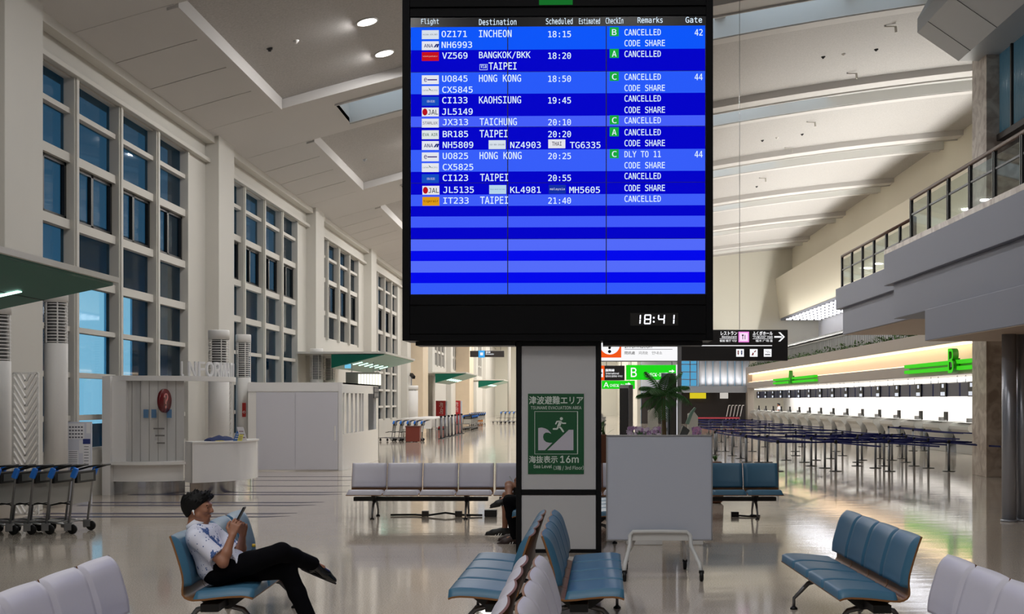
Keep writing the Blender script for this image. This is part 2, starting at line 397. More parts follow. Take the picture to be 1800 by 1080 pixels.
# check-in fascia: grey beam, glowing cove, upper beam with the planting
mb = MB(); mb.box2((13.4, 39.5, 2.8), (16.8, 97, 3.22)); mb.box2((13.4, 39.5, 3.92), (19.4, 97, 4.42)); mb.box2((13.4, 97, 0), (13.9, 98, 4.42))
fas = struct('trim_14', mb, mat('beige_grey_beam', (158, 148, 138), .5), .01)
mb = MB(); mb.box2((13.75, 39.5, 3.22), (13.9, 97, 3.92)); mb.build('cove', mat('cove_peach', (250, 226, 196), .6), fas)
mb = MB(); mb.box2((13.5, 39.6, 3.84), (13.66, 96.9, 3.9)); mb.build('cove_lamp', emis('cove_lamp', (255, 226, 190), 5.0), fas)
mb = MB(); mb.box2((13.5, 39.6, 3.24), (13.58, 96.9, 3.26)); mb.build('cove_lamp', emis('cove_lamp_low', (255, 226, 190), 2.5), fas)
mb = MB()
for i in range(100):
    y = 40+i*.57; mb.box2((13.9, y, 2.66), (16.3, y+.28, 2.72))
mb.build('luminous_louver', emis('louver_light', (255, 253, 245), 2.2), fas)
# upper balcony behind: slatted railing, planting
mb = MB()
for i in range(150): mb.box2((14.1, 40+i*.38, 4.42), (14.14, 40+i*.38+.14, 5.28))
mb.box2((14.05, 40, 5.24), (14.2, 97, 5.32))
rl = mb.build('slatted_railing', mat('railing_slat', (140, 142, 140), .4)); tag(rl, 'long pale slatted railing above the planting over the check-in hall', 'railing')
hedge = MB()
rnd = random.Random(3)
for i in range(1500):
    y = rnd.uniform(40, 97); x = rnd.uniform(13.45, 13.95); z = 4.42+rnd.uniform(.02, .22)*(1+.5*math.sin(y*1.7))
    a, t = rnd.uniform(0, 2*PI), rnd.uniform(-.6, .9); L = rnd.uniform(.12, .3)
    d = Vector((math.cos(a)*math.cos(t), math.sin(a)*math.cos(t), math.sin(t)))*L; s_ = d.cross(Z_).normalized()*.045
    c = Vector((x, y, z)); hedge.add([c-d*.5, c+s_, c+d*.5, c-s_], [(0, 1, 2, 3)])
h = hedge.build('hanging_plants', mat('planting_green', (70, 104, 44), .6, var=.3, vscale=3), fix=False); tag(h, 'strip of green trailing plants along the beam below the slatted railing', 'plants'); h['kind'] = 'stuff'
# balcony lights: rows of strips under the upper wall
mb = MB()
for i in range(42):
    y = 40+i*1.4
    for q in range(5): mb.box2((16.5+q*.56, y, 8.12), (16.9+q*.56, y+.16, 8.18))
mb.build('strip_light', emis('strip_light', (250, 250, 255), 6.0), bpy.data.objects['trim_13'])
# added uplight tray on the railing; baffle and lip cut its light on the ceiling
mb = MB(); mb.box2((14.14, 40, 5.34), (14.26, 97, 5.37)); mb.box2((14.14, 40, 5.37), (14.15, 97, 5.43)); mb.box2((14.236, 40, 5.37), (14.25, 97, 5.6))
tr = mb.build('added_uplight_strip', mat('trough_black', (20, 20, 20), .8, spec=.1)); tag(tr, 'long thin added uplight tray with baffle on top of the slatted railing', 'light')
# ------------------------------------------------------------------ right mezzanine
mez = MB()
mez.box2((6.13, -13.9, 2.93), (14, 21.9, 3.475))
mez.box2((6.22, -13.9, 3.475), (14, 24.4, 4.15)); mez.box2((6.13, -13.9, 4.15), (13.4, 24.8, 4.77))
mez.box2((6.9, 21.0, 3.57), (13.4, 32.2, 4.24)); mez.box2((6.8, 24, 4.24), (13.4, 32.6, 4.78))
st = struct('mezzanine', mez, M_mez, .01)
mb = MB(); mb.box2((6.14, -13.8, 2.92), (13.9, 21.85, 2.93)); mb.box2((6.95, 21.95, 3.56), (13.3, 32.1, 3.57)); mb.build('soffit', M_tan, st)
mb = MB(); mb.box2((6.135, -13.9, 4.77), (6.5, 24.8, 4.86)); mb.build('parapet', M_marble, st)
mb = MB(); mb.box2((10.1, 30.7, 0), (11.2, 31.8, 11.0)); struct('column_marble', mb, M_marble, .01)
for i, x in enumerate((6.77, 7.02)):
    mb = MB(); mb.cyl((x, 19.5+i*.12, 0), (x, 19.5+i*.12, 2.95), .11, n=28); mb.lathe([(.13, 0), (.13, .03), (.112, .035)], (x, 19.5+i*.12, 0)); struct('column_round_%d' % (i+1), mb, mat('column_steel', (156, 158, 166), .28, .55))
def railing(name, label, X, ys, z0, z1):
    r = thing(name, label, 'railing', (X, ys[0], z0), 0)
    rail = MB(); rail.tube([(X, ys[0], z1), (X, ys[-1], z1)], .035, 10); rail.build('handrail', mat('handrail_wood', (92, 58, 38), .4), r)
    for y in ys:
        p = MB(); p.box2((X-.02, y-.045, z0), (X+.03, y-.02, z1)); p.box2((X-.02, y+.02, z0), (X+.03, y+.045, z1)); p.build('post', M_darkmetal, r)
    for a, b in zip(ys[:-1], ys[1:]):
        g = MB(); g.box2((X, a+.06, z0+.06) if a < b else (X, a-.06, z0+.06), (X+.012, b-.06 if a < b else b+.06, z1-.1)); g.build('glass_panel', M_glass, r)
    lo = MB(); lo.box2((X-.01, ys[0], z0+.45), (X+.02, ys[-1], z0+.48)); lo.build('mid_rail', M_darkmetal, r)
railing('glass_railing', 'glass balcony railing with brown handrail on the nearer higher step of the mezzanine', 6.24, [23.2-1.15*i for i in range(20)], 4.86, 5.62)
railing('glass_railing', 'glass balcony railing with brown handrail on the farther recessed step of the mezzanine', 6.9, [32.3-1.15*i for i in range(7)], 4.78, 5.6)
# sloped hanging canopy box at the upper right, ribbed glass wall behind
mb = MB(); c0, c1 = (8.57, 11.08), (9.6, 10.37)
mb.prism([(c0[0], 8, c0[1]), (c1[0], 8, c1[1]), (13.2, 8, 10.37), (13.2, 8, 12.2), (9.0, 8, 12.2), (c0[0], 8, c0[1]+.35)], (0, 23.3, 0)); hb = struct('ceiling_right_bulkhead', mb, mat('bulkhead_grey', (186, 188, 190), .5), .01)
mb = MB()
for i in range(12):
    y = 31.3-1.9*i; mb.box(((c0[0]+c1[0])/2, y-.95, (c0[1]+c1[1])/2-.003), (math.dist(c0, c1), .018, .01), (0, math.atan2(c0[1]-c1[1], c1[0]-c0[0]), 0))
mb.build('seam', mat('seam_dark', (70, 70, 70), .7), hb)
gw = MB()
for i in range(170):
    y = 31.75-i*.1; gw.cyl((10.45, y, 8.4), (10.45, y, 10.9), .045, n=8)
fr = MB(); fr.box2((10.35, 14, 8.25), (10.6, 31.8, 8.4))
for i in range(9): fr.box2((10.36, 31.7-i*2, 8.4), (10.42, 31.78-i*2, 10.9))
rg = struct('window_mezzanine', fr, mat('bronze_dark', (48, 40, 36), .5)); gw.build('ribbed_glass', mat('ribbed_glass', (84, 116, 130), .1, spec=.8, emit=(70, 120, 145), es=.12), rg)  # weak emission in the glass stands in for light from behind it
mb = MB(); mb.box2((13.2, -13.9, 4.77), (13.4, 34, 12.5)); struct('wall_mezzanine', mb, mat('mezz_wall', (150, 144, 138), .6))
# ------------------------------------------------------------------ far end on the right: lit scalloped wall, blue windows, dark shop
Yf = 98.0
mb = MB(); mb.box2((5.3, Yf+1.3, 2.9), (9.75, Yf+1.5, 5.2))
n = 7
for i in range(n):
    x0 = 9.8+i*.58; mb.lathe([(.27, 2.95), (.27, 5.2)], (x0+.29, Yf+1.2, 0), n=16)
struct('wall_far_scalloped', mb, mat('scalloped_white', (232, 234, 240), .5))
mb = MB(); mb.box2((5.3, Yf-.6, 2.45), (13.9, Yf+1.4, 2.95)); mb.box2((5.3, Yf, 5.1), (13.9, Yf+1.4, 5.35)); struct('trim_15', mb, mat('blue_grey_beam', (150, 158, 170), .5))
mb = MB(); mb.box2((8.4, Yf+1.2, 3.0), (9.7, Yf+1.25, 5.1)); w = struct('window_far', mb, emis('far_blue_window', (92, 176, 222), .8))
mb = MB(); [mb.box2((8.4, Yf+1.1, z-.03), (9.7, Yf+1.19, z+.03)) for z in (3.5, 4.1, 4.7)]; [mb.box2((x-.04, Yf+1.1, 3.0), (x+.04, Yf+1.19, 5.1)) for x in (8.4, 9.15, 9.7)]; mb.build('window_frame', M_mez, w)
light_area('far_wall_lights', (11.8, Yf+.5, 3.05), .3, 22, (1, 1, 1), (PI, 0, 0), 3.8, 'RECTANGLE').rotation_euler = (PI, 0, PI/2)
mb = MB(); mb.box2((5.3, Yf+1.5, 0), (13.9, Yf+1.7, 2.5)); struct('wall_far_shop', mb, mat('shop_dark', (46, 40, 40), .6))
# ------------------------------------------------------------------ flight information board on its pylon
FONT_NOW = 'DejaVuSansMono.woff2'
YB = 15.3
pyl = thing('display_pylon', 'black framed pylon with pale grey panels carrying the big flight board', 'pylon', (-.2, 15.6, 0))
fy0, fy1 = 15.5, 16.0
def PX(px): return (px-980)*15.5/F-.211
mb = MB()
for a, b in ((907, 916), (1048, 1057)): mb = MB(); mb.box2((PX(a), fy0, 0), (PX(b), fy1, 2.62)); mb.build('post', M_black, pyl, .004)
for z0, z1 in ((.72, .78), (0, .04), (2.57, 2.62)): mb = MB(); mb.box2((PX(916), fy0+.01, z0), (PX(1048), fy1-.01, z1)); mb.build('crossbar', M_black, pyl)
for z0, z1 in ((.04, .72), (.78, 2.57)):
    mb = MB(); mb.box2((PX(916)+.004, fy0+.02, z0+.004), (PX(1048)-.004, fy1-.02, z1-.004)); mb.build('panel', mat('pylon_panel', (196, 196, 198), .4), pyl, .004)
brd = thing('flight_information_board', 'huge black flight information board listing departures in blue rows, 18:41 clock below', 'information board', (-.211, YB, 2.62), math.radians(-1.2))
s = YB/F
def bx(px, py, y=0.0): return Vector(((px-980)*s, y, (600.5-py)*s))
def bbox_(mb, x0, y0, x1, y1, ya, yb):
    mb.box2(bx(x0, y0, ya), bx(x1, y1, yb)); return mb
mb = MB(); bbox_(mb, 707, -380, 1253, 600, .03, .62); mb.build('housing', M_black, brd, .006, local=True)
mb = MB()
bbox_(mb, 707, -380, 720, 600, -.02, .03); bbox_(mb, 1241, -380, 1253, 600, -.02, .03); bbox_(mb, 720, 520, 1241, 537, -.005, .03)
bbox_(mb, 720, 15, 1241, 29, -.005, .03); bbox_(mb, 720, 540, 1241, 588, -.008, .03); bbox_(mb, 720, 590, 1241, 600, -.02, .03); bbox_(mb, 720, -380, 1241, 12, -.008, .03)
mb.build('bezel', mat('bezel_black', (7, 7, 10), .5, spec=.12), brd, .003, local=True)
mb = MB(); bbox_(mb, 948, -4, 1007, 10, -.014, .0); mb.build('green_sign', emis('green_glow', (22, 118, 44), .8), brd, local=True)
mb = MB(); bbox_(mb, 728, 601, 904, 608, .1, .5); bbox_(mb, 1060, 601, 1236, 608, .1, .5); mb.build('under_tray', M_black, brd, local=True)
mb = MB(); bbox_(mb, 720, 29, 1241, 519, .02, .035); scr = mb.build('screen', mat('screen_black', (6, 6, 10), .2), brd, local=True)
L0, L1, D0, D1 = (10, 88, 255), (66, 92, 255), (0, 0, 205), (0, 6, 240)
stripes = [(47, 87.5, L0), (87.5, 126.5, D0), (126.5, 165, (40, 92, 255)), (165, 204.5, D0), (204.5, 223.5, (70, 96, 255)), (223.5, 263.5, D0), (263.5, 302, (56, 96, 255)), (302, 342.5, D0), (342.5, 362.5, (62, 94, 255)),
           (362.5, 381, D0), (381, 400.5, L1), (400.5, 421, D0), (421, 441.5, (84, 108, 255)), (441.5, 459.5, D1), (459.5, 479.8, (86, 110, 255)), (479.8, 498.5, D1), (498.5, 518, (52, 92, 255))]
for y0, y1, c in stripes:
    mb = MB(); bbox_(mb, 721.5, y0, 1239.5, y1, .012, .02)
    mb.build('row_stripe', emis('stripe_%d_%d_%d' % c, c, .95), scr, local=True)
mb = MB()
for x in (892.5, 1066): bbox_(mb, x-.8, 47, x+.8, 519, .0095, .012)
for y in (126.5, 223.5, 322, 421): bbox_(mb, 721, y-.35, 1240, y+.35, .0095, .012)
mb.build('panel_seam', mat('seam_black', (4, 4, 30), .5), scr, local=True)
M_dtext = emis('display_text', (222, 240, 255), 1.0)
def un(px, py): k = 1+1.2e-5*(px-980); return CY-(CY-py)/k
def btext(s_, x0, y0, x1, y1, m=M_dtext, name='flight_text', dy=.004, bold=.006):
    mb = MB(); ym = un((x0+x1)/2, y1)-y1
    add_text(mb, s_, bx(x0, y1+ym, dy), X_, Z_, (x1-x0)*s, (y1-y0)*s, bold); return mb.build(name, m, scr, local=True)
for t, x0, x1, yb, h in (('Flight', 740, 771, 46, 12), ('Destination', 842, 908, 45, 11), ('Scheduled', 960, 1007, 43.5, 11), ('Estimated', 1018, 1055, 43, 10.5), ('CheckIn', 1065, 1096, 42.5, 11), ('Remarks', 1121, 1165, 41, 10.5), ('Gate', 1205, 1234, 40.5, 10.5)):
    btext(t, x0, yb-h, x1, yb, name='column_heading')
rows = [(66.5, [('OZ171', 776), ('INCHEON', 842), ('18:15', 964)], 'B', 'CANCELLED', '42'), (85.5, [('NH6993', 776)], None, 'CODE SHARE', None),
        (104.5, [('VZ569', 777), ('BANGKOK/BKK', 842), ('18:20', 964)], 'A', 'CANCELLED', None), (123.5, [('TAIPEI', 859)], None, None, None),
        (145, [('UO845', 777), ('HONG KONG', 842), ('18:50', 964)], 'C', 'CANCELLED', '44'), (164.5, [('CX5845', 777)], None, 'CODE SHARE', None),
        (183, [('CI133', 777), ('KAOHSIUNG', 842), ('19:45', 964)], None, 'CANCELLED', None), (203, [('JL5149', 777)], None, 'CODE SHARE', None),
        (221.5, [('JX313', 778), ('TAICHUNG', 843), ('20:10', 964)], 'C', 'CANCELLED', None),
        (242.5, [('BR185', 778), ('TAIPEI', 843), ('20:20', 964)], 'A', 'CANCELLED', None), (261.5, [('NH5809', 778), ('NZ4903', 897), ('TG6335', 1002)], None, 'CODE SHARE', None),
        (281, [('UO825', 778), ('HONG KONG', 843), ('20:25', 964)], 'C', 'DLY TO 11', '44'), (300.5, [('CX5825', 778)], None, 'CODE SHARE', None),
        (319.5, [('CI123', 778), ('TAIPEI', 844), ('20:55', 964)], None, 'CANCELLED', None), (340.5, [('JL5135', 779), ('KL4981', 897), ('MH5605', 1001)], None, 'CODE SHARE', None),
        (359.5, [('IT233', 779), ('TAIPEI', 844), ('21:40', 964)], None, 'CANCELLED', None)]
M_ginfo = emis('gate_green', (24, 176, 62), .9)
for yb, items, ck, rem, gate in rows:
    for t, x in items:
        cw = 9.15 if any(c.isdigit() for c in t) and ':' not in t else (8.2 if ':' in t else 8.35)
        btext(t, x, yb-11.3-(1.5 if cw == 8.35 else 0), x+cw*len(t)-1, yb)
    yr = yb-3.5
    if ck:
        mb = MB(); bbox_(mb, 1072, yr-13.8, 1088, yr+2, .007, .011); mb.build('check_in_badge', M_ginfo, scr, local=True)
        btext(ck, 1076, yr-11, 1084, yr-.5)
    if rem: btext(rem, 1098, yr-11.3, 1098+7.2*len(rem)-1, yr)
    if gate: btext(gate, 1221, yr-11.3, 1235, yr)
btext('Via', 845, 114, 855, 121)
mb = MB(); [bbox_(mb, *q, .009, .011) for q in ((843, 113, 857, 113.6), (843, 122.4, 857, 123), (843, 113, 843.5, 123), (856.5, 113, 857, 123))]; mb.build('via_frame', M_dtext, scr, local=True)
# airline logo tiles
logos = [(52.5, 'ASIANA AIRLINES', (225, 235, 245), (90, 100, 120), 741), (72, 'ANA', (238, 240, 250), (16, 32, 120), 741), (91, 'vietjetair', (206, 16, 30), (255, 235, 225), 741), (132, 'e', (238, 240, 248), (70, 40, 140), 741), (151, 'CATHAY PACIFIC', (238, 240, 248), (60, 100, 100), 741),
         (170, 'CHINA AIRLINES', (20, 80, 200), (235, 235, 250), 741), (189, 'JAL', (240, 240, 245), (16, 16, 20), 741), (208.5, 'STARLUX', (238, 240, 248), (80, 80, 90), 741), (229, 'EVA AIR', (232, 240, 238), (0, 100, 70), 741), (248, 'ANA', (238, 240, 250), (16, 32, 120), 741),
         (268, 'e', (238, 240, 248), (70, 40, 140), 741), (287, 'CATHAY PACIFIC', (238, 240, 248), (60, 100, 100), 741), (306.5, 'CHINA AIRLINES', (20, 80, 200), (235, 235, 250), 741), (327, 'JAL', (240, 240, 245), (16, 16, 20), 742), (346.5, 'tigerair', (232, 160, 20), (60, 30, 0), 742),
         (247, 'AIR NEW ZEALAND', (225, 235, 245), (70, 90, 120), 859), (246, 'THAI', (238, 238, 245), (50, 30, 60), 964), (326, 'Royal Dutch Airlines', (190, 222, 245), (20, 100, 180), 860), (326, 'malaysia', (20, 50, 170), (230, 235, 250), 965)]
for y, t, bgc, fg, x in logos:
    w_, h_ = 30, 15.5
    mb = MB(); bbox_(mb, x, y, x+w_, y+h_, .007, .011); tl = mb.build('airline_logo', emis('tile_%d_%d_%d' % bgc, bgc, .9), scr, local=True)
    mb = MB()
    L = len(t); wd = min(w_-4, 4.2*L); hh = 7 if L <= 4 else (5 if L <= 8 else 2.6); xx = x+(w_-wd)/2; by = y+h_/2+hh/2
    if t == 'ANA': wd = 16; xx = x+4; hh = 6; by = y+11
    if t == 'JAL': wd = 18; xx = x+11; hh = 8.5; by = y+12.5
    if t == 'e': wd = 5; xx = x+4; by = y+11.5
    if 'AIRLINES' in t and t.startswith('CHINA'): hh = 4; wd = 14; xx = x+9; by = y+10
    add_text(mb, t, bx(xx, by, .004), X_, Z_, wd*s, hh*s, .01 if L < 9 else 0)
    if t == 'ANA':
        for q in (0, 4.5): mb.add([bx(x+21+q, y+11, .004), bx(x+24+q, y+11, .004), bx(x+28+q*.6, y+5, .004), bx(x+25+q*.6, y+5, .004)], [(0, 1, 2, 3)])
    if t == 'CATHAY PACIFIC': mb.add([bx(x+12, y+3, .004), bx(x+16, y+7, .004), bx(x+14, y+7.5, .004)], [(0, 1, 2)])
    if t == 'e': mb.box2(bx(x+10, y+7, .003), bx(x+27, y+9, .005))
    mb.build('logo_lettering', emis('ink_%d_%d_%d' % fg, fg, .8), tl, local=True)
    if t == 'JAL':
        mb = MB(); c = bx(x+5.5, y+7.8, .005); mb.prism([c+Vector((math.cos(a)*4.5*s, 0, math.sin(a)*6*s)) for a in [2*PI*i/20 for i in range(20)]], (0, .002, 0))
        mb.build('red_emblem', emis('jal_red', (190, 16, 30), .9), tl, local=True)
# clock digits, seven segments
mb = MB(); bbox_(mb, 1108, 552, 1192, 574, -.011, -.007); ck = mb.build('clock_window', mat('clock_black', (4, 4, 6), .15), brd, local=True)
SEG = {'1': 'bc', '8': 'abcdefg', '4': 'bcfg'}
mb = MB()
def digit(ch, x, y, w, h):
    t = 2.0; sl = .06
    R = {'a': (x+1, y, x+w-1, y+t), 'g': (x+1, y+h/2-t/2, x+w-1, y+h/2+t/2), 'd': (x+1, y+h-t, x+w-1, y+h), 'f': (x, y+1, x+t, y+h/2-.6), 'b': (x+w-t, y+1, x+w, y+h/2-.6), 'e': (x, y+h/2+.6, x+t, y+h-1), 'c': (x+w-t, y+h/2+.6, x+w, y+h-1)}
    for q in SEG[ch]:
        x0, y0, x1, y1 = R[q]; sh = lambda yy: (y+h-yy)*sl
        pts = [bx(x0+sh(y1), y1, -.016), bx(x1+sh(y1), y1, -.016), bx(x1+sh(y0), y0, -.016), bx(x0+sh(y0), y0, -.016)]
        mb.prism(pts, (0, .004, 0))
for ch, x in (('1', 1116), ('8', 1132), ('4', 1156), ('1', 1175)): digit(ch, x, 554.5, 12 if ch != '1' else 10, 17)
for y in (559, 566): bbox_(mb, 1148, y, 1150.5, y+2.6, -.016, -.012)
mb.build('clock_digits', emis('clock_white', (240, 242, 255), 2.2), ck, local=True)
FONT_NOW = 'Inter.woff2'
# ------------------------------------------------------------------ tsunami evacuation poster on the pylon
Yp = fy0+.012
ps = thing('evacuation_poster', 'green tsunami evacuation area poster stuck on the pylon under the board', 'poster', (PX(977), Yp, CH+(CY-834)*15.5/F))
def pp(px, py, y=0): v = P(px, py, 15.5); return Vector((v[0], Yp+y, v[2]))
mb = MB(); mb.box2(pp(928, 834), pp(1026.5, 692.5, .008)); mb.build('sheet', mat('poster_green', (6, 84, 46), .35), ps)
M_pw = mat('poster_pale', (214, 226, 216), .4); M_pl = mat('poster_lilac', (200, 196, 208), .4)
mb = MB()
for q in ((939.5, 723.5, 1016, 724.2), (939.5, 798.3, 1016, 799), (939.5, 723.5, 940.3, 799), (1014.5, 723.5, 1016, 799)): mb.box2(pp(q[0], q[1], -.003), pp(q[2], q[3], .001))
mb.build('border_line', M_pw, ps)
for t, x0, y0, x1, y1, b in (('津波避難エリア', 930, 697, 1025, 711, .012), ('TSUNAMI EVACUATION AREA', 933, 714.5, 1022, 720, .01), ('海抜表示', 930, 802, 980, 814.5, .012), ('16m', 985, 802, 1017, 814, .03), ('Sea Level', 938, 817.5, 970, 823.5, .012), ('（3階 / 3rd Floor）', 973, 819, 1026, 827.5, .006)):
    mb = MB(); add_text(mb, t, pp(x0, y1, -.003), X_, Z_, (x1-x0)*15.5/F, (y1-y0)*15.5/F, b); mb.build('lettering', M_pw, ps)
mb = MB()
mb.prism([pp(x, y, -.003) for x, y in ((959, 792), (962, 792), (1000, 756), (1008, 756), (1008, 792))][1:], (0, .003, 0))
wave = [(946, 792), (946, 753), (952, 752), (958, 753.5), (963, 756), (967, 760), (969, 763), (964, 761), (959, 761), (955.5, 764), (954.5, 769), (956, 774), (960, 777.5), (966, 779), (971, 778.8), (958, 792)]
mb.prism([pp(x, y, -.003) for x, y in wave], (0, .003, 0)); mb.build('wave_symbol', M_pl, ps)
mb = MB()
def limb(pts, r):
    for (a, b) in zip(pts[:-1], pts[1:]):
        pa, pb = pp(*a, -.004), pp(*b, -.004); mb.bar(pa, pb, r*2*15.5/F, .004, (0, 1, 0))
    for a in pts: mb.prism([pp(a[0]+r*math.cos(i*PI/5), a[1]+r*math.sin(i*PI/5), -.005) for i in range(10)], (0, .003, 0))
limb([(985, 742.5), (982, 750)], 2.6); limb([(982, 750), (986, 753), (990, 759)], 1.5); limb([(982, 750), (979, 754.5), (973, 754.5)], 1.5); limb([(985, 741.5), (989, 744.5), (994, 744.5)], 1.2); limb([(984, 741), (979, 741.5), (977, 745.5)], 1.2)
mb.prism([pp(986.8+2.7*math.cos(i*PI/8), 736.5+2.7*math.sin(i*PI/8), -.005) for i in range(16)], (0, .003, 0)); mb.build('running_figure', M_pw, ps)
# ------------------------------------------------------------------ benches
PITCH = .58
PROF = [(-.088, .862), (-.062, .79), (-.036, .71), (-.012, .63), (.006, .56), (.01, .50), (.004, .45), (.006, .415), (.03, .385), (.08, .372), (.16, .376), (.26, .388), (.36, .397), (.45, .40), (.50, .395), (.535, .382)]
def resample(pr, n):
    d = [0]
    for a, b in zip(pr[:-1], pr[1:]): d.append(d[-1]+math.dist(a, b))
    out = []
    for i in range(n):
        t = d[-1]*i/(n-1); j = max(q for q in range(len(d)) if d[q] <= t+1e-9); j = min(j, len(pr)-2)
        u = (t-d[j])/(d[j+1]-d[j]); out.append((pr[j][0]+(pr[j+1][0]-pr[j][0])*u, pr[j][1]+(pr[j+1][1]-pr[j][1])*u))
    return out
def seat_sheet(pr, w, o0, o1, curve, rnd=0.0, nu=12, top=0.0):
    """curved slab along profile pr; o0/o1 offsets of its rear and front face; curve = concave plan depth by height"""
    n = len(pr); mb = MB(); fr, bk = [], []
    nor = []
    for i in range(n):
        a, b = pr[max(i-1, 0)], pr[min(i+1, n-1)]; t = Vector((b[0]-a[0], b[1]-a[1])).normalized(); nor.append((-t[1], t[0]) if False else (-(t[1]), t[0]))
    L = n-1
    us = [math.sin(PI/2*(-1+2*j/nu)) for j in range(nu+1)]
    us = [.5*u+.5*(-1+2*j/nu) for j, u in enumerate(us)]
    for i in range(n):
        f, b = [], []
        for u in us:
            x, z = pr[i]; nx, nz = nor[i]
            if nx*1+nz*.6 < 0: nx, nz = -nx, -nz
            up = min(1, max(0, (z-.42)/.12)); c = curve*(1-u*u)*up + curve*.25*(1-u*u)*(1-up)*0
            e = 1.0
            if rnd:
                e = min(1, (1-abs(u))*w/2/rnd)*.999; e = math.sqrt(max(0, 1-(1-e)**2))
                d2 = min(i, L-i)/max(L, 1)*sum(math.dist(pr[q], pr[q+1]) for q in range(L))
                e2 = min(1, d2/rnd); e *= math.sqrt(max(0, 1-(1-e2)**2))
                if top:
                    d3 = i/max(L, 1)*sum(math.dist(pr[q], pr[q+1]) for q in range(L)); e *= max(0, 1-(1-min(1, d3/top))**2.2)**.7
            of = o0+(o1-o0)*e
            sag = 0
            f.append(Vector((x+nx*of-c, u*w/2, z+nz*of-sag))); b.append(Vector((x+nx*o0-c, u*w/2, z+nz*o0)))
        fr.append(f); bk.append(b)
    mb.grid(fr); mb.grid(bk)
    rim = lambda A: A[0]+[r[-1] for r in A[1:]]+A[-1][::-1][1:]+[r[0] for r in A[1:-1]][::-1]
    ra, rb = rim(fr), rim(bk)
    m = len(ra); mb.add(ra+rb, [(i, (i+1) % m, m+(i+1) % m, m+i) for i in range(m)])
    return mb
def sub(pr, f): return [p for p in pr if f(p)]
FINE = resample(PROF, 61)
BACKP = [p for p in FINE if p[1] > .468 and p[0] < .1]
SEATP = [p for p in FINE if p[0] > .075 and p[1] < .5]
SH = seat_sheet(resample(PROF, 34), PITCH-.012, -.007, .007, .02)
BK = seat_sheet(resample(BACKP, 26), PITCH-.02, .007, .058, .02, .018, top=.13)
ST = seat_sheet(resample(SEATP, 22), PITCH-.024, .007, .064, 0, .03)
M_beam = mat('beam_black', (14, 14, 15), .5)
def make_bench(name, label, leather, group, gapw=0):
    r = thing(name, label, 'bench', (0, 0, 0), 0, group)
    objs = {}
    for i in range(4):
        y = PITCH*(i+.5)
        for nm, m_, mm in (('seat_shell', SH, M_wood), ('backrest', BK, leather), ('seat_cushion', ST, leather)):
            if nm not in objs: o = m_.build(nm, mm, r, local=True); objs[nm] = o; o.location = (0, y, 0)
            else: o = objs[nm].copy(); COL.objects.link(o); o.location = (0, y, 0)
    mb = MB(); mb.box2((.12, .08, .27), (.26, 4*PITCH-.08, .335)); mb.build('beam', M_beam, r, .006, local=True)
    for y in (.42, 4*PITCH-.42):
        g = MB(); g.prism([(.02, y-.03, .36), (.46, y-.03, .385), (.28, y-.03, .25), (.1, y-.03, .25)], (0, .06, 0)); g.bar((.1, y, .28), (-.02, y, .37), .03, .03); lg = g.build('leg', M_beam, r, .004, local=True)
        for (x, dy) in ((.50, .0), (-.1, .0)):
            q = MB(); q.tube([(.19, y, .285), (x*.6+.07, y+dy, .235), (x, y+dy, .10), (x, y+dy, .03)], [.024, .021, .016, .014], 10); q.build('strut', mat('strut_metal', (120, 120, 122), .35, .8), lg, local=True)
            q = MB(); q.lathe([(.034, 0), (.034, .012), (.014, .03)], (x, y+dy, 0), 14); q.build('foot', M_blackpl, lg, local=True)
    return r
benchB = make_bench('bench', '', M_blue, 'blue seat benches'); benchW = make_bench('bench', '', M_wleather, 'white seat benches')
def place_bench(proto, loc, rz, label, group, used=set()):
    if proto.name in used: return dup(proto, loc, rz, label, group)
    used.add(proto.name); proto.location = loc; proto.rotation_euler = (0, 0, rz); proto['label'] = label; return proto
R180 = PI; gB, gW = 'blue seat benches', 'white seat benches'
rd = math.radians
man_b = place_bench(benchB, (-2.985, 9.5, 0), rd(2.0), 'blue leather four-seat bench with plywood edge, carrying the man in the patterned shirt', gB)
place_bench(benchB, (-.159, 9.5, 0), rd(-1.4), 'blue leather bench facing the whiteboard, right half of the back-to-back pair before the pylon', gB)
place_bench(benchB, (-.371, 9.5+4*PITCH, 0), R180+rd(-1.4), 'blue leather bench facing the man, left half of the back-to-back pair before the pylon', gB)
place_bench(benchB, (2.475, 9.45+4*PITCH, 0), R180+rd(1.5), 'empty blue leather bench standing alone on the shiny floor before the check-in queue', gB)
place_bench(benchB, (.03, 16.1, 0), 0, 'blue leather bench mostly hidden between the pylon and the whiteboard', gB)
place_bench(benchB, (-.27, 16.1+4*PITCH, 0), R180, 'blue leather bench behind the pylon, carrying the two crossed-leg sitters', gB)
place_bench(benchB, (1.0, 20.35, 0), -PI/2, 'blue leather bench behind the whiteboard at the end of the far row', gB)
place_bench(benchW, (-3.63, 20.35, 0), -PI/2, 'white leather four-seat bench of the far row with a cable lying under it', gW)
place_bench(benchW, (-1.29, 20.35, 0), -PI/2, 'white leather bench of the far row, half hidden behind the pylon', gW)
place_bench(benchW, (-2.98, 6.03, 0), rd(1.0), 'white leather bench cut by the frame in front of the man on the blue bench', gW)
place_bench(benchW, (-.19, 6.05, 0), rd(-1.0), 'white leather bench nearest before the pylon, right half of the white back-to-back pair', gW)
place_bench(benchW, (-.41, 8.36, 0), R180+rd(-1.0), 'white leather bench nearest before the pylon, left half of the white back-to-back pair', gW)
place_bench(benchW, (2.42, 8.4, 0), R180+rd(1.0), 'white leather bench cut by the frame beside the lone blue bench', gW)
cb = MB(); cb.tube([(-3.0, 20.4, .02), (-2.6, 20.45, .02), (-2.4, 20.3, .02), (-2.1, 20.35, .06), (-1.85, 20.3, .03), (-1.5, 20.35, .02)], .016, 8); cab = cb.build('power_cable', M_blackpl); tag(cab, 'black power cable with socket boxes on the floor under the far white bench', 'cable')
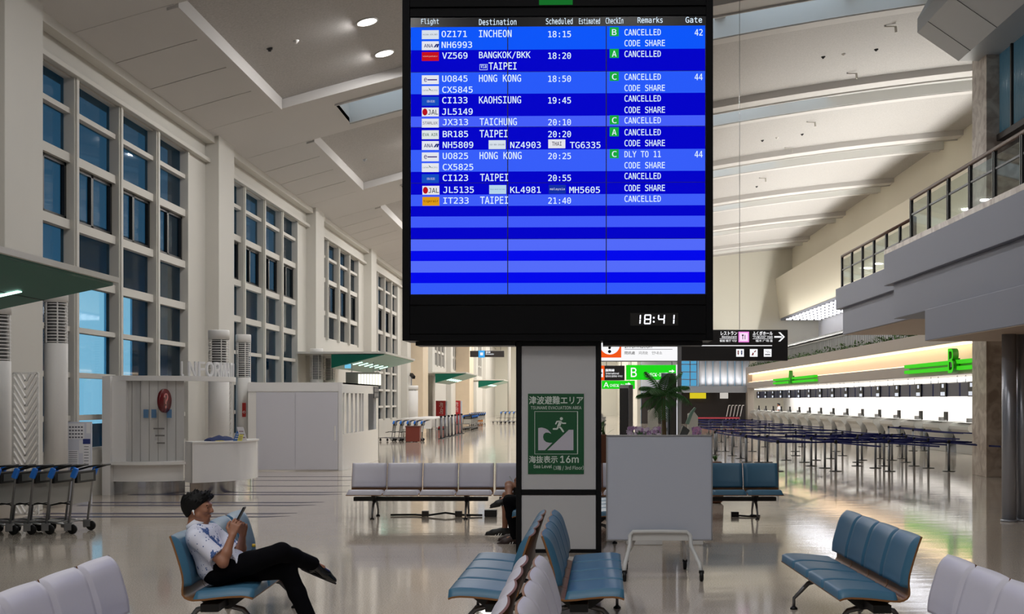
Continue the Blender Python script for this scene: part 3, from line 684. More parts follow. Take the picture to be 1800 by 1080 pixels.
for x in (-2.42, -1.88): q = MB(); q.box((x, 20.3, .05), (.11, .1, .09)); q.build('socket_box', mat('socket_brown', (60, 52, 46), .5), cab, .005)
q = MB(); q.box((-1.36, 20.3, .06), (.2, .12, .11)); pw = q.build('adapter_box', mat('adapter_dark', (40, 34, 32), .5), bevel=.008); tag(pw, 'dark adapter box lying on the floor beside the sneakers under the far row', 'adapter')
q = MB(); q.box((2.6, 20.3, .04), (.12, .08, .08)); q.tube([(2.66, 20.3, .02), (2.8, 20.22, .015), (3.0, 20.3, .015), (2.9, 20.4, .015)], .014, 8); pw = q.build('power_cable', M_blackpl); tag(pw, 'short coil of black cable on the floor under the blue bench of the far row', 'cable')
# ------------------------------------------------------------------ whiteboard on castors
wb = thing('mobile_whiteboard', 'large blank grey-white board on a castor stand beside the pylon', 'whiteboard', (1.03, 13.4, 0))
sw = 13.5/F
def wp(px, py, y): v = P(px, py, 13.5); return Vector((v[0], y, v[2]))
mb = MB(); mb.box2(wp(1067, 949.5, 13.5), wp(1251, 766, 13.53)); mb.build('board', mat('board_grey', (186, 190, 202), .35), wb, .003)
mb = MB()
for q in ((1065.5, 949.5, 1067.5, 765), (1250.5, 949.5, 1252.5, 765), (1065.5, 767, 1252.5, 765), (1065.5, 951, 1252.5, 949)): mb.box2(wp(q[0], q[1], 13.49), wp(q[2], q[3], 13.54))
mb.build('frame', M_alu, wb)
M_stand = mat('stand_cream', (206, 206, 204), .4)
mb = MB(); mb.tube([wp(1094, 1003, 13.08), wp(1096, 985, 13.12), wp(1106, 958, 13.38), wp(1107, 940, 13.42), wp(1112, 934, 13.42), wp(1160, 933.5, 13.42), wp(1206, 934, 13.42), wp(1212, 940, 13.42), wp(1213, 958, 13.38), wp(1224, 985, 13.12), wp(1226, 1003, 13.08)], .022, 12); mb.build('front_frame', M_stand, wb)
mb = MB(); mb.box2(wp(1109, 950, 13.43), wp(1210, 937, 13.47)); mb.build('tray', M_stand, wb, .004)
for xa, xb in ((1116, 1104), (1200, 1211)): mb = MB(); mb.tube([wp(xa, 948, 13.55), wp(xa-(6 if xa < 1150 else -5), 965, 13.62), wp(xb, 985, 13.95), wp(xb, 998, 14.0)], .02, 12); mb.build('rear_leg', M_stand, wb)
for (px, y) in ((1095, 13.08), (1226, 13.08), (1104, 14.0), (1211, 14.0)):
    x = wp(px, 0, 0)[0]
    c = MB(); c.lathe([(.01, -.018), (.052, -.018), (.056, -.008), (.056, .008), (.052, .018), (.01, .018)], (x, y, .056), 18, axis='x'); c.box((x, y+.005, .1), (.05, .07, .03)); c.build('castor', M_blackpl, wb)
# ------------------------------------------------------------------ left side: air columns, lattice screens, notice board
def air_column(label, x, y, r, hb, ht):
    t = thing('air_column', label, 'air conditioning column', (x, y, 0), 0)
    b = MB(); b.lathe([(r, 0), (r, hb-.01), (r*.97, hb)], (x, y, 0), 32); b.build('body', M_white, t)
    c = MB(); c.cyl((x, y, hb), (x, y, ht), r*.72, n=24); c.build('core', mat('core_grey', (120, 122, 124), .4), t)
    l = MB(); n = max(6, int((ht-hb)/.055))
    for i in range(n):
        z = hb+.03+(ht-hb-.05)*i/(n-1); l.lathe([(r*.7, z-.004), (r, z-.016), (r, z-.006), (r*.7, z+.006)], (x, y, 0), 28)
    for a in range(6): l.box((x+r*.97*math.cos(a*PI/3), y+r*.97*math.sin(a*PI/3), (hb+ht)/2), (.02, .02, ht-hb))
    l.build('louver', M_white, t)
    c = MB(); c.lathe([(r*1.03, ht), (r*1.03, ht+.2), (r*.98, ht+.22), (0.01, ht+.22)], (x, y, 0), 32); c.build('cap', M_white, t)
    return t
air_column('white air column at the picture edge, left of the lattice screen', -8.95, 19.4, .2, 2.5, 3.22)
air_column('white air column right of the lattice screen under the near green canopy', -9.2, 22.2, .2, 2.9, 3.62)
air_column('white air column with louver, standing inside the information booth', -8.3, 29.2, .235, 2.5, 3.3)
air_column('white air column with a red sticker behind the information counter', -9.0, 34.0, .2, 2.5, 3.45)
air_column('white air column beyond the partition booth, nearer of the two by the second canopy', -8.95, 43.4, .22, 2.6, 3.45)
air_column('white air column beyond the partition booth, touching the second green canopy', -8.9, 45.4, .21, 2.6, 3.4)
air_column('plain pale column beside the cream stone block down the hall', -9.05, 69.4, .37, 2.4, 2.46)
mb = MB(); mb.box2((-9.0+.17, 33.78, 1.62), (-8.84, 33.8, 2.0)); pst = thing('red_sticker', 'small red and white sticker on the air column behind the counter', 'sticker', (-8.9, 33.78, 1.6))
v = P(428, 721, 33.7); mb = MB(); mb.box((v[0], 33.76, v[2]), (.1, .006, .38)); mb.build('sheet', mat('sticker_red', (186, 40, 34), .4), pst); mb = MB(); mb.lathe([(.02, 0), (.035, 0), (.035, .004), (.02, .004), (.02, 0)], (v[0], 33.755, v[2]-.06), 16, axis='y', caps=False); mb.build('ring_mark', M_white, pst)
def lattice(label, a, b, z0, z1, n):
    a, b = Vector(a), Vector(b); u = (b-a).normalized(); w = (b-a).length
    t = thing('lattice_screen', label, 'screen', (a[0], a[1], 0))
    f = MB(); q = .03
    for p in (a, b): f.bar(p+Z_*z0, p+Z_*z1, q, q)
    for z in (z0, z1): f.bar(a+Z_*z, b+Z_*z, q, q)
    f.build('frame', M_white, t)
    s_ = MB(); st = (z1-z0)/n; rise = w*.85; m = (a+b)/2
    for i in range(-3, n+1):
        z = z0+i*st
        for p in (a, b):
            lo, hi = z, z+rise
            if hi <= z0 or lo >= z1: continue
            t0 = max(0, (z0-lo)/rise); t1 = min(1, (z1-lo)/rise)
            s_.bar(m.lerp(p, t0)+Z_*(lo+rise*t0), m.lerp(p, t1)+Z_*(lo+rise*t1), .05, .03)
    s_.build('chevron_slats', M_white, t); return t
lattice('white chevron lattice screen between two air columns behind the luggage carts', (-9.06, 20.2, 0), (-8.66, 20.2, 0), .05, 2.33, 17)
lattice('white chevron lattice screen seen behind the information booth opening', (-8.95, 31.4, 0), (-8.6, 31.4, 0), .02, 2.33, 19)
nb = thing('notice_board', 'white notice board with printed sheets and tables beside the information booth', 'notice board', (-9.0, 22.8, 0))
def np_(px, py, d=0): v = P(px, py, 22.8); return Vector((v[0], 22.8-d, v[2]))
mb = MB(); mb.box2(np_(99, 912, -.03), np_(161, 742, 0)); mb.build('panel', mat('notice_white', (214, 216, 228), .4), nb)
M_sheet = mat('paper_sheet', (236, 236, 240), .6); M_ink = mat('print_grey', (90, 92, 104), .6)
for (x0, y0, x1, y1, c) in ((101, 745, 115, 790, 0), (104, 789, 114, 806, 1), (104, 808, 114, 820, 1), (120, 745, 148, 772, 0), (139, 774, 146, 797, 0), (146, 772, 159, 822, 0), (120, 792, 138, 820, 0), (152, 744, 159, 762, 0)):
    mb = MB(); mb.box2(np_(x0, y1, .001), np_(x1, y0, .004)); mb.build('notice_sheet', mat('paper_olive', (150, 140, 98), .6) if c else M_sheet, nb)
mb = MB(); mb.box2(np_(146, 781, .005), np_(159, 772, .007)); mb.build('blue_header', mat('header_blue', (34, 50, 120), .5), nb)
mb = MB()
for r_ in range(4):
    for c_ in range(5): mb.box2(np_(121.5+c_*5.2, 750+r_*6, .005), np_(125+c_*5.2, 752.5+r_*6, .006))
for r_ in range(7): mb.box2(np_(121, 794+r_*3.6, .005), np_(136, 795+r_*3.6, .006)); mb.box2(np_(148, 785+r_*5, .005), np_(156, 786+r_*5, .006)); mb.box2(np_(103, 750+r_*5, .005), np_(112, 750.7+r_*5, .006))
mb.build('printed_lines', M_ink, nb)
# ------------------------------------------------------------------ green canopies over the exits
def canopy(label, y0, y1, xo, zo, xi, zi, lit):
    t = thing('exit_canopy', label, 'canopy', (xi, y0, zi))
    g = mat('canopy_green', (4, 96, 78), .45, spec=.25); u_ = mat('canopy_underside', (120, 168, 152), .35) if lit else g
    m = MB(); m.prism([(xi, y0, zi), (xo, y0, zo-.02), (xi, y0, zo-.02)], (0, .04, 0)); m.build('side_gusset', g, t)
    m = MB(); m.prism([(xi, y1-.04, zi), (xo, y1-.04, zo-.02), (xi, y1-.04, zo-.02)], (0, .04, 0)); m.build('side_gusset', g, t)
    m = MB(); m.prism([(xi, y0+.04, zi), (xo, y0+.04, zo-.04), (xo, y0+.04, zo), (xi, y0+.04, zi+.06)], (0, y1-y0-.08, 0)); us = m.build('underside', u_, t)
    m = MB(); m.box2((-9.49, y0-.02, zo), (xo+.06, y1+.02, zo+.07)); m.build('roof', M_cream, t)
    d = Vector((xo-xi, 0, zo-.02-zi)).normalized(); nrm = Vector((d.z, 0, -d.x))
    for i in range(6):
        f = .42 if lit else .66; y = y0+(y1-y0)*(i+.7)/6.6
        c = Vector((xi+(xo-xi)*f, y, zi+(zo-.04-zi)*f))+nrm*.012
        m = MB(); m.bar(c-d*.16, c+d*.16, .12 if not lit else .2, .012, nrm); m.build('canopy_lamp', emis('canopy_lamp', (200, 255, 235), 3.0), t)
    if not lit:
        m = MB()
        for f in (.33, .66):
            c = Vector((xi+(xo-xi)*f, 0, zi+(zo-.04-zi)*f))+nrm*.002; m.bar(c+Y_*(y0+.05), c+Y_*(y1-.05), .02, .006, nrm)
        m.build('seam', mat('seam_green', (8, 40, 34), .6), us)
    return t
canopy('nearest dark green canopy sticking into the picture from the left edge', 8.5, 16.8, -6.18, 3.47, -8.9, 2.85, False)
canopy('green canopy with lit pale underside, above the white partition booth', 42.7, 50.5, -6.5, 3.47, -8.3, 2.98, True)
canopy('smaller green canopy with lit underside, above the red drink machines', 74.5, 83, -6.5, 3.47, -8.3, 2.9, True)
canopy('farthest small green canopy deep down the hall', 104, 113, -5.9, 3.5, -8.0, 2.9, True)
# ------------------------------------------------------------------ information booth and counter
kc = Vector((-8.76, 26.5, 0))
kb = thing('information_booth', 'round white information booth with glossy back wall and flat roof ring', 'booth', tuple(kc))
def arc(R, a0, a1, z, n=24): return [kc+Vector((R*math.sin(rd(a0+(a1-a0)*i/n)), -R*math.cos(rd(a0+(a1-a0)*i/n)), z)) for i in range(n+1)]
def arc_wall(mb, R, th, a0, a1, z0, z1, n=24):
    o0, o1, i0, i1 = arc(R, a0, a1, z0, n), arc(R, a0, a1, z1, n), arc(R-th, a0, a1, z0, n), arc(R-th, a0, a1, z1, n)
    mb.grid([o0, o1]); mb.grid([i0, i1]); mb.grid([o1, i1], False); mb.grid([o0, i0], False)
    for q in (0, n): mb.add([o0[q], o1[q], i1[q], i0[q]], [(0, 1, 2, 3)])
    return mb
zt = 2.28
arc_wall(MB(), 1.54, .3, -25, 100, zt, zt+.1).build('roof_ring', M_white, kb)
m = MB(); m.box2((-9.38, 25.0, .62), (-8.96, 25.3, zt)); m.box2((-9.4, 24.9, .0), (-9.24, 25.3, zt+.09)); m.build('side_panel', M_white, kb)
arc_wall(MB(), 1.40, .05, -10, 37, .66, zt).build('back_panel', mat('mirror_white_panel', (206, 205, 203), .1, .15), kb)
m = MB()
for i in range(6): arc_wall(m, 1.405, .006, -5+i*7, -4.6+i*7, .66, zt, 2)
m.build('panel_joint', mat('joint_grey', (140, 138, 134), .5), kb)
arc_wall(MB(), 1.66, .3, -25, 35, .60, .66).build('shelf', M_white, kb)
arc_wall(MB(), 1.5, .05, -25, 35, .26, .60).build('lower_wall', M_white, kb)
arc_wall(MB(), 1.45, .05, -25, 37, .0, .26).build('kick_plate', M_steel, kb)
m = MB(); c = P(277, 760, 25.0)
for i, z in enumerate((1.62, 1.48, 1.33)): m.box((c[0]+.02*i, 25.08, z-.3), (.22-.03*i, .004, .03))
m.build('printed_marks', mat('mark_grey', (120, 118, 116), .5), kb)
for px in (255, 269, 296): m = MB(); m.box((P(px, 728, 25.0)[0], 25.05, 1.62), (.1, .004, .17)); m.build('blue_sticker', mat('sticker_blue', (90, 130, 170), .4), kb)
em = thing('help_emblem', 'dark red oval disc with a question mark projecting from the booth back wall', 'sign', (P(288, 705, 24.9)[0], 24.9, 1.9))
c = P(289, 705, 24.9); m = MB(); m.lathe([(.01, -.03), (.235, -.03), (.24, -.02), (.24, .02), (.235, .03), (.01, .03)], c, 28, axis='x')
ro = Euler((0, 0, rd(-10))).to_matrix(); m.v = [tuple(c+ro @ (Vector(v)-c)) for v in m.v]; m.build('disc', mat('emblem_red', (96, 14, 20), .25), em)
m = MB(); ux = ro @ Vector((0, 1, 0)); nrm_ = ro @ Vector((-1, 0, 0)); 
if nrm_.y > 0: nrm_ = -nrm_
ux = Vector((-nrm_.y, nrm_.x, 0)); ux = ux if ux.x > 0 else -ux
add_text(m, '?', c+nrm_*.034-ux*.085-Z_*.15, ux, Z_, .17, .3, .01); m.build('question_mark', mat('mark_rose', (190, 110, 110), .4), em)
lt = thing('information_lettering', 'raised white letters spelling INFORMATION around the booth roof', 'lettering', (-7.6, 25.4, zt+.1))
for i, ch in enumerate('INFORMATION'):
    a = rd(34.5+i*8.0); w_ = {'I': .045, 'M': .19, 'N': .16, 'O': .18}.get(ch, .14)
    R_ = 1.5; p = kc+Vector((R_*math.sin(a), -R_*math.cos(a), zt+.1)); ux = Vector((math.cos(a), math.sin(a), 0))
    m = MB(); add_text(m, 'l' if ch == 'I' else ch, p-ux*w_/2, ux, Z_, w_, .29, .022, .05); m.build('letter', mat('letter_white', (246, 246, 248), .4), lt)
kt = thing('information_counter', 'curved white information counter with steel base, in front of the round booth', 'counter', tuple(kc))
arc_wall(MB(), 2.0, .06, 35.5, 105, .24, 1.03).build('front', M_gloss_white, kt)
arc_wall(MB(), 2.02, .45, 35.5, 105, 1.03, 1.06).build('top', M_white, kt)
arc_wall(MB(), 1.9, .05, 35.5, 105, .0, .24).build('kick_plate', M_steel, kt)
m = MB(); e0 = arc(2.0, 35.5, 35.5, .24, 1)[0]; e1 = arc(1.55, 35.5, 35.5, .24, 1)[0]; m.bar(e0.lerp(e1, .5)+Z_*0, e0.lerp(e1, .5)+Z_*.79, .45, .04, (0, 0, 1)); 
m = MB(); m.prism([e0, e1, e1+Z_*.79, e0+Z_*.79], (.03, .02, 0)); m.build('end_panel', M_white, kt)
def on_counter(a, R): return kc+Vector((R*math.sin(rd(a)), -R*math.cos(rd(a)), 1.06))
cl = MB(); base = [on_counter(49+i*2.4, 1.78) for i in range(10)]
rws = []
for i, p in enumerate(base):
    d = Vector((p.x-kc.x, p.y-kc.y, 0)).normalized(); hgt = .015+.085*math.sin(PI*min(1, (i+.3)/9.3))**.7*(1+.25*math.sin(i*2.1))
    rws.append([p-d*.16, p-d*.13+Z_*hgt*.8, p-d*.03+Z_*hgt, p+d*.08+Z_*hgt*.75, p+d*.12])
cl.grid(rws); cl.add(rws[0], [tuple(range(5))]); cl.add(rws[-1], [tuple(range(5))])
o = cl.build('folded_cloth', mat('cloth_navy', (26, 44, 92), .8)); tag(o, 'crumpled dark blue cloth lying on the information counter', 'cloth')
for i, (px, py, w, h, c, lab, lean) in enumerate(((415, 761, .13, .2, (60, 110, 180), 'blue printed leaflet standing on the counter, left of the white one', .06), (429, 758, .13, .28, (228, 226, 232), 'white printed leaflet standing on the counter, right of the blue one', -.1), (421, 773, .09, .13, (226, 220, 110), 'small yellow leaflet in front of the standing leaflets on the counter', .02))):
    Yb = 25.35+.04*(i != 2); b = P(px, 780, Yb); b.z = 1.062
    m = MB(); m.prism([b+Vector((-w/2, 0, 0)), b+Vector((w/2, 0, 0)), b+Vector((w/2+lean, .06, h)), b+Vector((-w/2+lean, .06, h))], (0, .012, 0)); t = thing('leaflet', lab, 'leaflet', tuple(b)); m.build('cover', mat('leaflet_%d' % i, c, .5), t)
    m = MB()
    for j in range(3): q = .25+.22*j; p_ = b+Vector((lean*q, .06*q-.003, h*q)); m.box(p_, (w*.7, .002, h*.07), (math.atan2(-.06, h)*1, 0, 0))
    m.build('print', mat('leaflet_print_%d' % i, (230, 232, 240) if i == 0 else (150, 120, 130), .5), t)
o = MB(); b = on_counter(54, 1.93); o.box(b+Z_*.004, (.16, .1, .008), (0, 0, rd(54))); o = o.build('yellow_card', mat('card_yellow', (228, 214, 60), .5)); tag(o, 'flat yellow card lying at the edge of the counter below the blue cloth', 'card')
# ------------------------------------------------------------------ luggage carts
def make_cart():
    t = thing('luggage_cart', '', 'luggage cart', (0, 0, 0))
    w = .27; st = mat('cart_steel', (150, 150, 152), .3, .9)
    for sgn in (-1, 1):
        y = sgn*w
        m = MB(); m.tube([(.0, y, .12), (.09, y, .86), (.12, y, .9)], .017, 10); m.build('upright', st, t, local=True)
        m = MB(); m.tube([(.02, y, .13), (-.35, y*.9, .17), (-.62, y*.7, .15)], .016, 8); m.build('side_rail', st, t, local=True)
        m = MB(); m.box((.0, y, .1), (.13, .045, .12)); wh = m.build('wheel_housing', mat('cart_alu', (160, 160, 162), .35, .7), t, .015, local=True)
        m = MB(); m.lathe([(.012, -.022), (.064, -.022), (.07, -.012), (.07, .012), (.064, .022), (.012, .022)], (.055, y, .07), 18, axis='y'); m.build('wheel', M_blackpl, t, local=True)
        m = MB(); m.box((.1, y+sgn*.02, .865), (.075, .06, .15), (0, rd(22), 0)); m.build('blue_grip', mat('grip_blue', (40, 132, 244), .4), t, .015, local=True)
    m = MB(); m.box2((.018, -w+.02, .42), (.04, w-.02, .74)); m.v = [(v[0]+(v[2]-.42)*.12, v[1], v[2]) for v in m.v]; m.build('back_panel', mat('cart_panel', (176, 176, 172), .4), t, local=True)
    m = MB(); m.box2((.06, -w-.005, .72), (.13, w+.005, .88)); m.build('advert_box', M_blackpl, t, .008, local=True)
    m = MB(); m.box2((.132, -w+.08, .75), (.134, w-.08, .85)); m.build('advert_plate', mat('advert_plate', (90, 92, 92), .3), t, local=True)
    m = MB(); m.tube([(.1, -w, .9), (.3, -w, .955), (.36, -w*.9, .965), (.36, w*.9, .965), (.3, w, .955), (.1, w, .9)], .014, 8); m.build('brake_bar', M_blackpl, t, local=True)
    m = MB(); m.tube([(.05, -w, .42), (-.12, -w, .44), (-.3, -w*.7, .4), (-.3, w*.7, .4), (-.12, w, .44), (.05, w, .42)], .01, 8); m.build('basket_rim', M_blackpl, t, local=True)
    m = MB(); [m.box((-.08-.12*i, 0, .15), (.05, 2*w*.85, .012)) for i in range(5)]; m.build('platform', st, t, .003, local=True)
    m = MB(); m.lathe([(.01, -.02), (.05, -.02), (.05, .02), (.01, .02)], (-.58, 0, .055), 16, axis='y'); m.box((-.58, 0, .11), (.05, .06, .1)); m.build('front_wheel', M_blackpl, t, local=True)
    return t
cart0 = make_cart()
cart_xy = [(-7.12, 17.95), (-7.42, 17.9), (-7.66, 17.87), (-7.9, 17.84), (-8.14, 17.8), (-8.38, 17.78)]
clab = ['luggage cart at the right end of the near row, before the notice board', 'second luggage cart from the right in the near row', 'third luggage cart from the right in the near row', 'fourth luggage cart from the right in the near row', 'luggage cart cut by the picture edge, fifth from the right in the near row', 'luggage cart at the picture edge, deepest in the near row']
for (x, y), l in zip(cart_xy, clab):
    if l is clab[0]: cart0.location = (x, y, 0); cart0.rotation_euler = (0, 0, rd(-6)); cart0['label'] = l; cart0['group'] = 'near row of luggage carts'
    else: dup(cart0, (x, y, 0), rd(-6), l, 'near row of luggage carts')
for i in range(5): dup(cart0, (-8.3+i*.32, 57.2-.02*i, 0), rd(-5), 'luggage cart by the reddish box beyond the partition booth, %s from the left' % ORD[i], 'luggage carts beyond the partition booth')
for i in range(6): dup(cart0, (-6.6, 77+i*.9, 0), rd(-70), 'luggage cart beside the nearer red drink machine, %s from the front' % ORD[i], 'luggage carts by the drink machines')
for i in range(5): dup(cart0, (-7.2+i*.05, 89+i*1.2, 0), rd(-70), 'luggage cart beyond the second red drink machine, %s from the front' % ORD[i], 'luggage carts beyond the drink machines')
for i in range(7): dup(cart0, (-6.0+i*.34, 101, 0), rd(-5), 'luggage cart deep down the hall right of the orange box, %s from the left' % ORD[i], 'luggage carts deep down the hall')
# ------------------------------------------------------------------ white partition booth
pb = thing('partition_booth', 'large white partition booth with grey sliding doors and slatted right side', 'booth', (-7.4, 33.4, 0))
yb0, yb1, xa, xb = 33.4, 39.6, -8.72, -6.2; hb = 2.36
m = MB(); m.box2((xa, yb0+.02, 0), (xb-.02, yb0+.12, hb)); m.build('front_wall', M_white, pb)
m = MB(); m.box2((xa, yb0, 2.12), (xb-.08, yb0+.03, 2.36)); m.box2((xb-.1, yb0-.01, 0), (xb, yb0+.12, hb)); m.build('front_frame', M_gloss_white, pb, .004)
for a, b, d in ((450, 519.5, .012), (519.5, 594, -.004)):
    m = MB(); m.box2((P(a, 0, yb0)[0], yb0+d, .03), (P(b, 0, yb0)[0], yb0+d+.03, 2.1)); dr = m.build('sliding_door', mat('door_grey', (206, 206, 216), .45), pb, .003)
    if d < 0: m = MB(); c = P(589, 762, yb0); m.box2((c[0]-.02, yb0-.02, c[2]-.2), (c[0]+.02, yb0-.004, c[2]+.2)); m.build('handle', M_white, dr, .005)
m = MB(); m.box2((xb-.08, yb0+.12, 0), (xb, yb1, .98)); m.box2((xb-.08, yb0+.12, 2.08), (xb, yb1, hb)); m.box2((xb-.08, 36.8, .98), (xb, 37.6, 2.08)); m.box2((xb-.08, yb1-.5, .98), (xb, yb1, 2.08)); m.box2((xb-.6, yb1-.08, 0), (xb, yb1, hb)); m.build('side_wall', M_gloss_white, pb)
for i in range(5): m = MB(); y = yb0+.3+i*.68; m.box2((xb-.07, y, .98), (xb-.01, y+.12, 2.08)); m.build('slat', M_white, pb)
m = MB(); m.box2((xa, yb0+.1, hb-.04), (xb, yb1, hb)); m.build('roof', M_white, pb)
m = MB(); m.box2((xb+.001, 38.6, 1.95), (xb+.02, 39.5, 2.3)); m.build('sign_plate', mat('plate_dark', (62, 62, 66), .5), pb)
m = MB()
for i in range(2):
    for j in range(3): m.box2((xb+.021, 38.7+j*.26, 2.0+i*.15), (xb+.023, 38.86+j*.26, 2.1+i*.15))
m.build('sign_marks', mat('plate_marks', (150, 150, 152), .5), pb)
lf = thing('lit_fascia', 'lit white slatted fascia hanging under the second green canopy', 'fascia', (-6.8, 43, 2.5))
m = MB(); m.box2((-7.9, 43.2, 2.35), (-6.75, 43.3, 2.85)); m.build('backing', mat('fascia_grey', (120, 120, 112), .5), lf)
m = MB(); [m.box2((-7.45+i*.1, 43.08, 2.4), (-7.38+i*.1, 43.19, 2.78)) for i in range(8)]; [MB().cyl((xx, 43.25, 2.8), (xx, 43.25, 3.2), .015, n=6).build('hanger', M_alu, lf) for xx in (-7.7, -6.95)]; m.build('lit_slats', emis('fascia_lit', (240, 240, 225), 1.5), lf)
m = MB(); m.box2((-7.9, 43.0, 2.98), (-7.7, 43.1, 3.16)); o = m.build('blue_sign', emis('small_blue_sign', (120, 205, 240), .9)); tag(o, 'tiny square blue lit sign under the second green canopy', 'sign')
# ------------------------------------------------------------------ drink machines, boxes and tables down the hall
M_red = mat('machine_red', (172, 22, 30), .3)
for i, (px0, px1, Yd, lab) in enumerate(((766, 783, 80, 'nearer tall red drink vending machine with white script lettering'), (801, 809, 95, 'farther tall red drink vending machine with white script lettering'))):
    x0, x1 = P(px0, 0, Yd)[0], P(px1, 0, Yd)[0]; t = thing('vending_machine', lab, 'vending machine', ((x0+x1)/2, Yd, 0))
    m = MB(); m.box2((x0, Yd, .05), (x1, Yd+.8, 1.83)); m.build('body', M_red, t, .02)
    m = MB(); m.box2((x1-.002, Yd+.05, .1), (x1+.08, Yd+.8, 1.8)); m.build('front_door', mat('machine_grey', (170, 174, 186), .3), t)
    m = MB(); add_text(m, 'Coca-Cola', (x1-.16, Yd-.006, .95), Z_, (-X_*.95+Z_*.3), .72, .24, .0); m.build('script_lettering', M_white, t)
    m = MB(); m.box2((x0+.05, Yd+.05, 0), (x1-.05, Yd+.75, .05)); m.build('base', M_black, t)
m = MB(); m.box2(P(838, 742, 106), P(848, 727, 106)+Vector((0, .5, 0))); o = thing('orange_box', 'orange box standing on the floor far down the hall', 'box', tuple(P(843, 742, 106))); m.build('body', mat('orange', (206, 122, 30), .5), o, .02); m = MB(); m.box2(P(838, 729, 105.98), P(848, 727.3, 105.98)+Vector((0, .5, 0))); m.build('lid', mat('orange_dark', (150, 88, 20), .5), o)
v = P(713, 776, 56); o = thing('red_brown_box', 'reddish brown box under the white tables behind the carts', 'box', tuple(v)); m = MB(); m.box2((v[0], 56, 0.02), (v[0]+.62, 56.5, .68)); m.build('body', mat('box_redbrown', (116, 46, 34), .6), o, .01); m = MB(); m.box2((v[0]-.02, 55.98, .66), (v[0]+.64, 56.52, .72)); m.build('lid', mat('lid_brown', (90, 40, 32), .6), o)
for i, (x, y) in enumerate(((-7.6, 61.5), (-7.6, 64.5), (-7.4, 67.2))):
    t = thing('folding_table', 'white folding table along the left wall, %s from the front' % ORD[i], 'table', (x, y, 0), 0, 'white tables along the left wall')
    m = MB(); m.box((x, y, .97), (1.5, 2.6, .05)); m.build('tabletop', M_white, t, .01)
    m = MB(); m.box2((x-.72, y-1.28, .5), (x+.72, y-1.26, .95)); m.build('front_skirt', M_white, t)
    for a in (-.65, .65):
        for b in (-1.15, 1.15): m = MB(); m.cyl((x+a, y+b, 0), (x+a, y+b, .95), .03, n=8); m.build('leg', M_alu, t)
for i in range(7):
    x, y = -6.45+.02*i, 60.5+i*1.6; t = thing('guide_post', 'grey guide post beside the white tables, %s from the front' % ORD[i], 'post', (x, y, 0), 0, 'grey posts beside the white tables')
    m = MB(); m.cyl((x, y, 0.02), (x, y, 1.05), .06, n=12); m.build('tube', mat('post_grey', (120, 120, 126), .35, .6), t); m = MB(); m.lathe([(.16, 0), (.16, .02), (.05, .04)], (x, y, 0), 16); m.build('base', M_darkmetal, t); m = MB(); m.lathe([(.07, 1.05), (.07, 1.09), (.03, 1.12)], (x, y, 0), 14); m.build('cap', M_black, t)
t = thing('security_camera', 'black camera on a short pole above the plain pale column', 'camera', (-9.05, 69.4, 2.69)); m = MB(); m.cyl((-9.05, 69.4, 2.69), (-9.05, 69.4, 3.3), .04, n=8); m.build('pole', M_alu, t); m = MB(); m.bar((-9.05, 69.3, 3.3), (-8.85, 68.9, 3.12), .16, .16); m.build('camera_body', M_black, t)
sg = thing('departure_sign', 'dark hanging sign with a blue square, seen under the board far down the hall', 'hanging sign', tuple(P(855, 622, 70)))
m = MB(); m.box2(P(826, 628, 70), P(886, 617, 70)+Vector((0, .2, 0))); m.build('box', mat('sign_brown_black', (44, 38, 36), .4), sg, .01)
m = MB(); a, b = P(841, 629, 69.97), P(852, 616.5, 69.97); m.box2(a, b+Vector((0, .02, 0))); ic = m.build('blue_icon', emis('icon_blue', (70, 170, 240), 1.0), sg)
m = MB(); m.box2(P(844, 625, 69.94), P(849, 620, 69.94)+Vector((0, .02, 0))); m.build('white_mark', emis('sign_white', (245, 248, 255), 1.0), ic)
m = MB(); add_text(m, '国内線', P(854, 621, 69.97), X_, Z_, .25, .1, .02); add_text(m, 'Domestic', P(854, 624, 69.97), X_, Z_, .45, .08, .02); m.build('lettering', emis('sign_white', (245, 248, 255), 1.0), sg)
for px in (830, 845, 862, 880): m = MB(); c = P(px, 617, 70.1); m.cyl(c, c+Z_*6.2, .012, n=6); m.build('hanger_rod', M_darkmetal, sg)
lp = thing('slim_pole', 'slim pale floor to ceiling pole left of the pylon far down the hall', 'pole', tuple(P(895, 740, 110))); v = P(895, 0, 110); m = MB(); m.cyl((v[0], 110, 0), (v[0], 110, 9.4), .14, n=14); m.build('shaft', M_cream, lp)
m = MB(); m.lathe([(.25, 0), (.25, .05), (.15, .08)], (v[0], 110, 0), 16); m.build('base', M_alu, lp)
